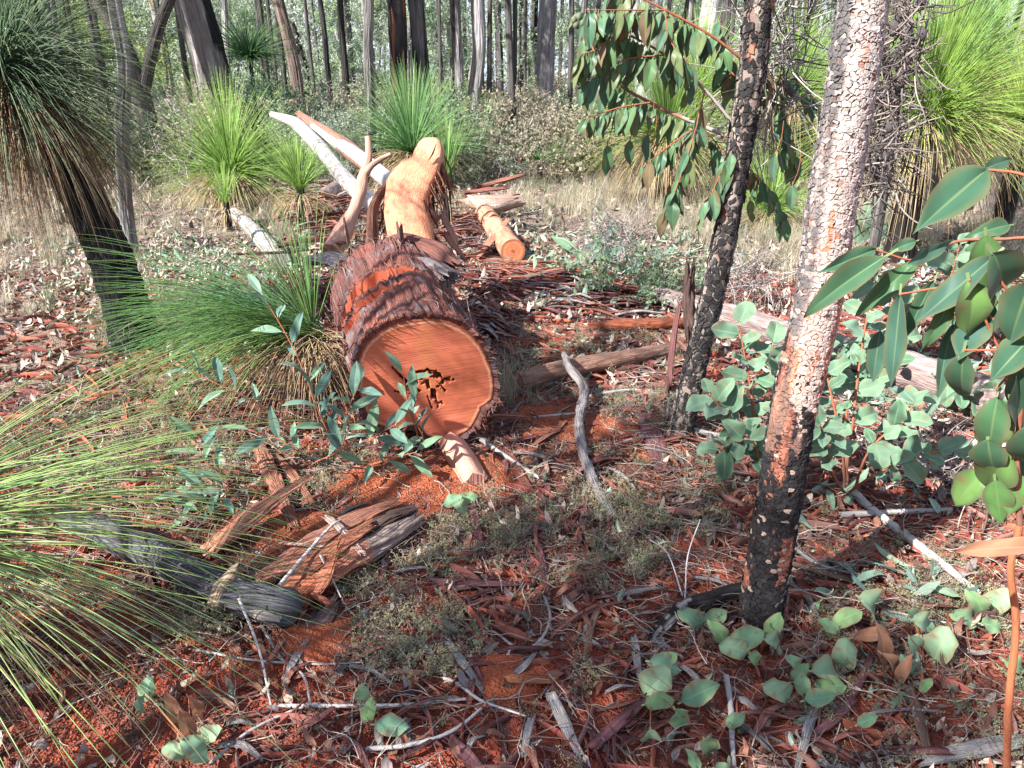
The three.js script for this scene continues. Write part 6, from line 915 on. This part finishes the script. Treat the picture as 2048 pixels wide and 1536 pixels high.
// near sapling at the frame edge: each leaf by its base and tip
{
  reseed(1160);
  const z = 1.05, o = plant('gum_sapling', 'nearest gum sapling, big dark leaves on a red brown stem at the frame edge', 'sapling', gp(2010, 1620));
  const L = [[1972, 340, 1830, 458, 78, 0, 1.15], [1968, 338, 2024, 316, 30, 2, 1.15], [2006, 478, 1922, 490, 36, 4, 1.1], [1832, 482, 1778, 502, 24, 0, 1.1], [1772, 512, 1572, 634, 52, 1, 1.05], [1752, 498, 1636, 546, 34, 0, 1.08], [1815, 528, 1895, 486, 30, 2, 1.05], [1988, 512, 1836, 648, 58, 2, 1.0], [1985, 505, 2060, 640, 100, 1, 0.98], [1938, 560, 1962, 684, 78, 5, 1.0], [1912, 575, 1848, 722, 34, 4, 1.02], [1800, 590, 1786, 775, 44, 2, 1.05], [1928, 702, 1908, 842, 52, 1, 1.0], [2060, 676, 1978, 762, 64, 0, 0.96], [1996, 792, 1962, 940, 62, 4, 0.98], [2030, 740, 2050, 890, 80, 0, 0.95], [2016, 905, 1952, 1002, 84, 5, 0.97], [1990, 960, 2004, 1056, 56, 3, 0.98], [2058, 850, 2030, 990, 60, 1, 0.93], [2062, 560, 2010, 700, 76, 0, 0.94], [2020, 450, 1950, 462, 34, 1, 1.12], [1868, 560, 1800, 690, 32, 0, 1.06], [1905, 645, 1870, 790, 34, 2, 1.06], [2035, 610, 2045, 760, 70, 3, 1.0], [1836, 520, 1700, 640, 40, 4, 1.1], [1760, 660, 1745, 760, 40, 2, 1.12]];
  for (let i = 0; i < 14; i++) { const x = rr(1965, 2070), y = rr(440, 960), a = rr(-0.6, 0.9), n = rr(90, 150); L.push([x, y, x - Math.sin(a) * n * 0.7, y + Math.cos(a) * n, rr(50, 80), Math.floor(rnd() * 6), rr(0.95, 1.08)]); }
  for (const [bx, by, tx, ty, w, k, d] of L) { const p = at(bx, by, d), q = at(tx, ty, d - 0.03 + 0.06 * hash3(bx, ty, 2)), dir = q.clone().sub(p), len = dir.length(); leaf(o, BIG[k % 6], p, dir, towardEye(p).add(V(gauss() * 0.45, 0.25 + gauss() * 0.3, 0)).normalize(), len / 0.12, M.leaf, 'leaf', (w / FPX * d * 1.08) / 0.05); }
  const twig = (px, r) => stem(o, px.map(([x, y, d]) => at(x, y, d)), r, redStem(0.25), 'twig', 30);
  twig([[2100, 380, 1.1], [2048, 350, 1.12], [1972, 338, 1.15]], [0.0028, 0.0016]); twig([[2110, 470, 1.05], [2010, 478, 1.08], [1905, 485, 1.08], [1835, 520, 1.08], [1752, 500, 1.08]], [0.0026, 0.0018, 0.0014]);
  twig([[2080, 640, 1.0], [2000, 560, 1.0], [1988, 508, 1.0]], [0.0026, 0.0016]); twig([[2080, 700, 1.0], [1990, 640, 1.0], [1912, 578, 1.02], [1800, 588, 1.05]], [0.0026, 0.0014]); twig([[2070, 800, 0.98], [2000, 700, 1.0], [1938, 560, 1.0]], [0.0026, 0.0015]);
  twig([[2040, 1060, 0.97], [2034, 900, 0.97], [2050, 740, 0.96], [2075, 560, 0.96], [2100, 380, 1.0]], [0.0045, 0.004, 0.0035]); twig([[2010, 1050, 0.98], [2016, 960, 0.98], [2040, 900, 0.97]], [0.002, 0.0016]); twig([[2045, 720, 0.97], [1990, 780, 0.98]], [0.002, 0.0014]); twig([[2034, 700, 0.97], [1928, 700, 1.0]], [0.002, 0.0012]);
  const bot = gp(2014, 1620);
  stem(o, [bot, at(2018, 1400, 1.03), at(2032, 1250, 1.0), at(2022, 1130, 0.98), at(2040, 1050, 0.97)], [0.0078, 0.0072, 0.0065, 0.005], (a, s, t) => mulc([0.36, 0.13, 0.06], 0.7 + 0.6 * vn(a * 2, s * 50)), 'stem', 60);
  leaf(o, BROWNL[0], at(2085, 1095, 0.85), at(1890, 1088, 0.85).sub(at(2085, 1095, 0.85)), V(0, 0.8, 0.6), 1.05, M.leafMatte, 'dead_leaf', 0.8);
}
// seedlings on the forest floor
{
  reseed(1200);
  const seedling = (label, foot, leaves, set = SEEDL, mat = M.leafMatte, group) => {
    const f = gp(...foot), o = plant('gum_seedling', label, 'seedling', f, group);
    leaves.forEach(([x, y, size, ang], i) => { const p = gp(x, y, 0.05 + 0.03 * hash3(x, y, 1)), d = at(x + Math.cos(ang) * 60, y - Math.sin(ang) * 60, -p.z).sub(p).add(V(0, gauss() * 0.02, 0)).normalize(), sc = size / FPX * (-p.z * 1.15) / 0.085; const b = p.clone().addScaledVector(d, -0.5 * 0.085 * sc); leaf(o, set[(i + x) % set.length], b, d, towardEye(p).multiplyScalar(0.8).add(V(gauss() * 0.25, 0.55, gauss() * 0.2)).normalize(), sc, mat); stem(o, [f.clone(), f.clone().lerp(b, 0.5).add(V(0, 0.015, 0)), b], [0.0022, 0.0013], redStem(0.5), 'stem', 8); });
    return o;
  };
  seedling('low seedling with rounded spotted leaves touching the charred gum foot', [1520, 1310], [[1495, 1275, 78, 0.3], [1545, 1255, 66, 1.2], [1555, 1285, 60, -0.3], [1470, 1295, 66, 2.7], [1440, 1265, 62, 2.2], [1430, 1235, 58, 0.6], [1385, 1235, 66, 2.6], [1515, 1320, 50, -0.8]]);
  seedling('leafy seedling on the red soil beside the low spotted one', [1650, 1345], [[1665, 1345, 90, -0.15], [1665, 1370, 80, 0.1], [1600, 1345, 50, 0.9], [1560, 1380, 70, 2.5], [1605, 1370, 56, 1.6], [1690, 1310, 70, 1.4], [1640, 1395, 70, 0.2], [1590, 1325, 46, 2.2]]);
  seedling('biggest low seedling with broad leaves in the bottom of the frame', [1300, 1395], [[1400, 1385, 92, 0.4], [1310, 1365, 90, 0.9], [1335, 1330, 80, -0.2], [1365, 1445, 84, -1.1], [1320, 1400, 70, 0.2], [1300, 1480, 60, -1.6], [1330, 1320, 60, 0.5], [1425, 1500, 70, -1.2]]);
  seedling('upright seedling with long pale leaves beyond the grey herbs', [1850, 1330], [[1835, 1300, 74, -1.0], [1880, 1290, 86, 1.2], [1855, 1250, 70, -0.4], [1820, 1330, 60, 2.0], [1840, 1240, 80, 2.4]]);
  seedling('seedling with a big folded pale leaf in front of the grey herbs', [1700, 1260], [[1755, 1218, 100, -0.6], [1695, 1232, 70, 0.6], [1660, 1250, 50, 2.5]]);
  seedling('single leaved seedling near the bottom beside the long brown bark strip', [1800, 1450], [[1800, 1405, 62, -1.4], [1735, 1440, 50, 0.4], [1850, 1370, 40, 1.0]]);
  seedling('small seedling at the bottom edge among purple bark strips', [1420, 1530], [[1420, 1500, 70, -1.0], [1470, 1440, 50, 0.5], [1390, 1520, 54, 2.0], [1450, 1540, 50, -0.4]]);
  seedling('seedling with two serrated leaves in the lower middle', [740, 1470], [[785, 1450, 80, -0.05], [735, 1425, 60, 1.3], [725, 1390, 50, 1.5]]);
  seedling('seedling of mixed green leaves in the bottom corner under the grass blades', [385, 1500], [[395, 1500, 90, -0.6], [350, 1500, 60, 2.4], [415, 1470, 60, 0.8], [290, 1380, 66, 1.1], [280, 1410, 60, -2]]);
  seedling('brown leaved dead seedling beside the mixed green one', [385, 1480], [[350, 1425, 80, 2.0], [395, 1420, 76, -0.9], [375, 1450, 90, -1.1]], BROWNL);
  seedling('brown dry seedling between the leafy and the single leaved seedlings', [1760, 1330], [[1790, 1330, 90, -0.9], [1770, 1300, 90, 1.6], [1745, 1268, 80, 0.2], [1805, 1345, 70, 1.2]], BROWNL);
  seedling('two leaved seedling by the sawdust under the wood chock', [920, 1010], [[905, 1000, 44, 0.4], [935, 995, 44, 0.2], [925, 1015, 40, -0.3]]);
  seedling('green leaf cluster right of the red stem at the frame edge', [1990, 1240], [[1960, 1210, 70, 2.0], [2000, 1200, 66, 1.0], [1990, 1250, 60, 0.1], [1930, 1235, 60, 2.8], [2040, 1330, 70, -0.3]]);
  seedling('sprout of blue green leaves on the clearing by the fallen trunk', [1170, 505], [[1150, 500, 40, 2.4], [1180, 495, 42, 0.6], [1200, 505, 40, 0.1], [1165, 515, 38, -2.4], [1210, 490, 36, 1.2]], BLUE);
  seedling('blue green shoot standing past the near gum over the litter', [1706, 560], [[1690, 455, 50, 2.2], [1735, 440, 52, 0.9], [1740, 470, 60, -0.2], [1715, 480, 44, 1.6]], ROUND);
  // pale green leaves fallen on the litter of the clearing
  const l = []; for (const [px, py, R, n] of [[1280, 530, 1.1, 190], [1900, 560, 1.0, 240], [1980, 480, 1.4, 160], [1200, 480, 1.2, 120], [1750, 750, 0.6, 120], [1900, 800, 0.5, 70], [420, 560, 1.0, 120], [640, 470, 0.6, 60], [1720, 1120, 0.5, 30], [1180, 620, 0.4, 20]]) { const c = gp(px, py); for (let i = 0; i < n; i++) { const a = rnd() * 6.28, q = Math.sqrt(rnd()) * R, x = c.x + Math.cos(a) * q * 1.2, zz = c.z + Math.sin(a) * q; l.push([litterPose(x, zz, rr(0.7, 1.1), 0.03), mulc([1.5, 1.3, 1.35], rr(0.7, 1.25))]); } }
  BLUE.forEach((g, k) => { const m = instances('fallen_green_leaves', g, M.leafMatte, l.filter((_, i) => i % 6 === k), ground); m.name = k ? 'fallen_green_leaves_' + String(k).padStart(3, '0') : 'fallen_green_leaves'; });
}
for (const o of scene.children) delete o.userData.n;
renderer.render(scene, camera);
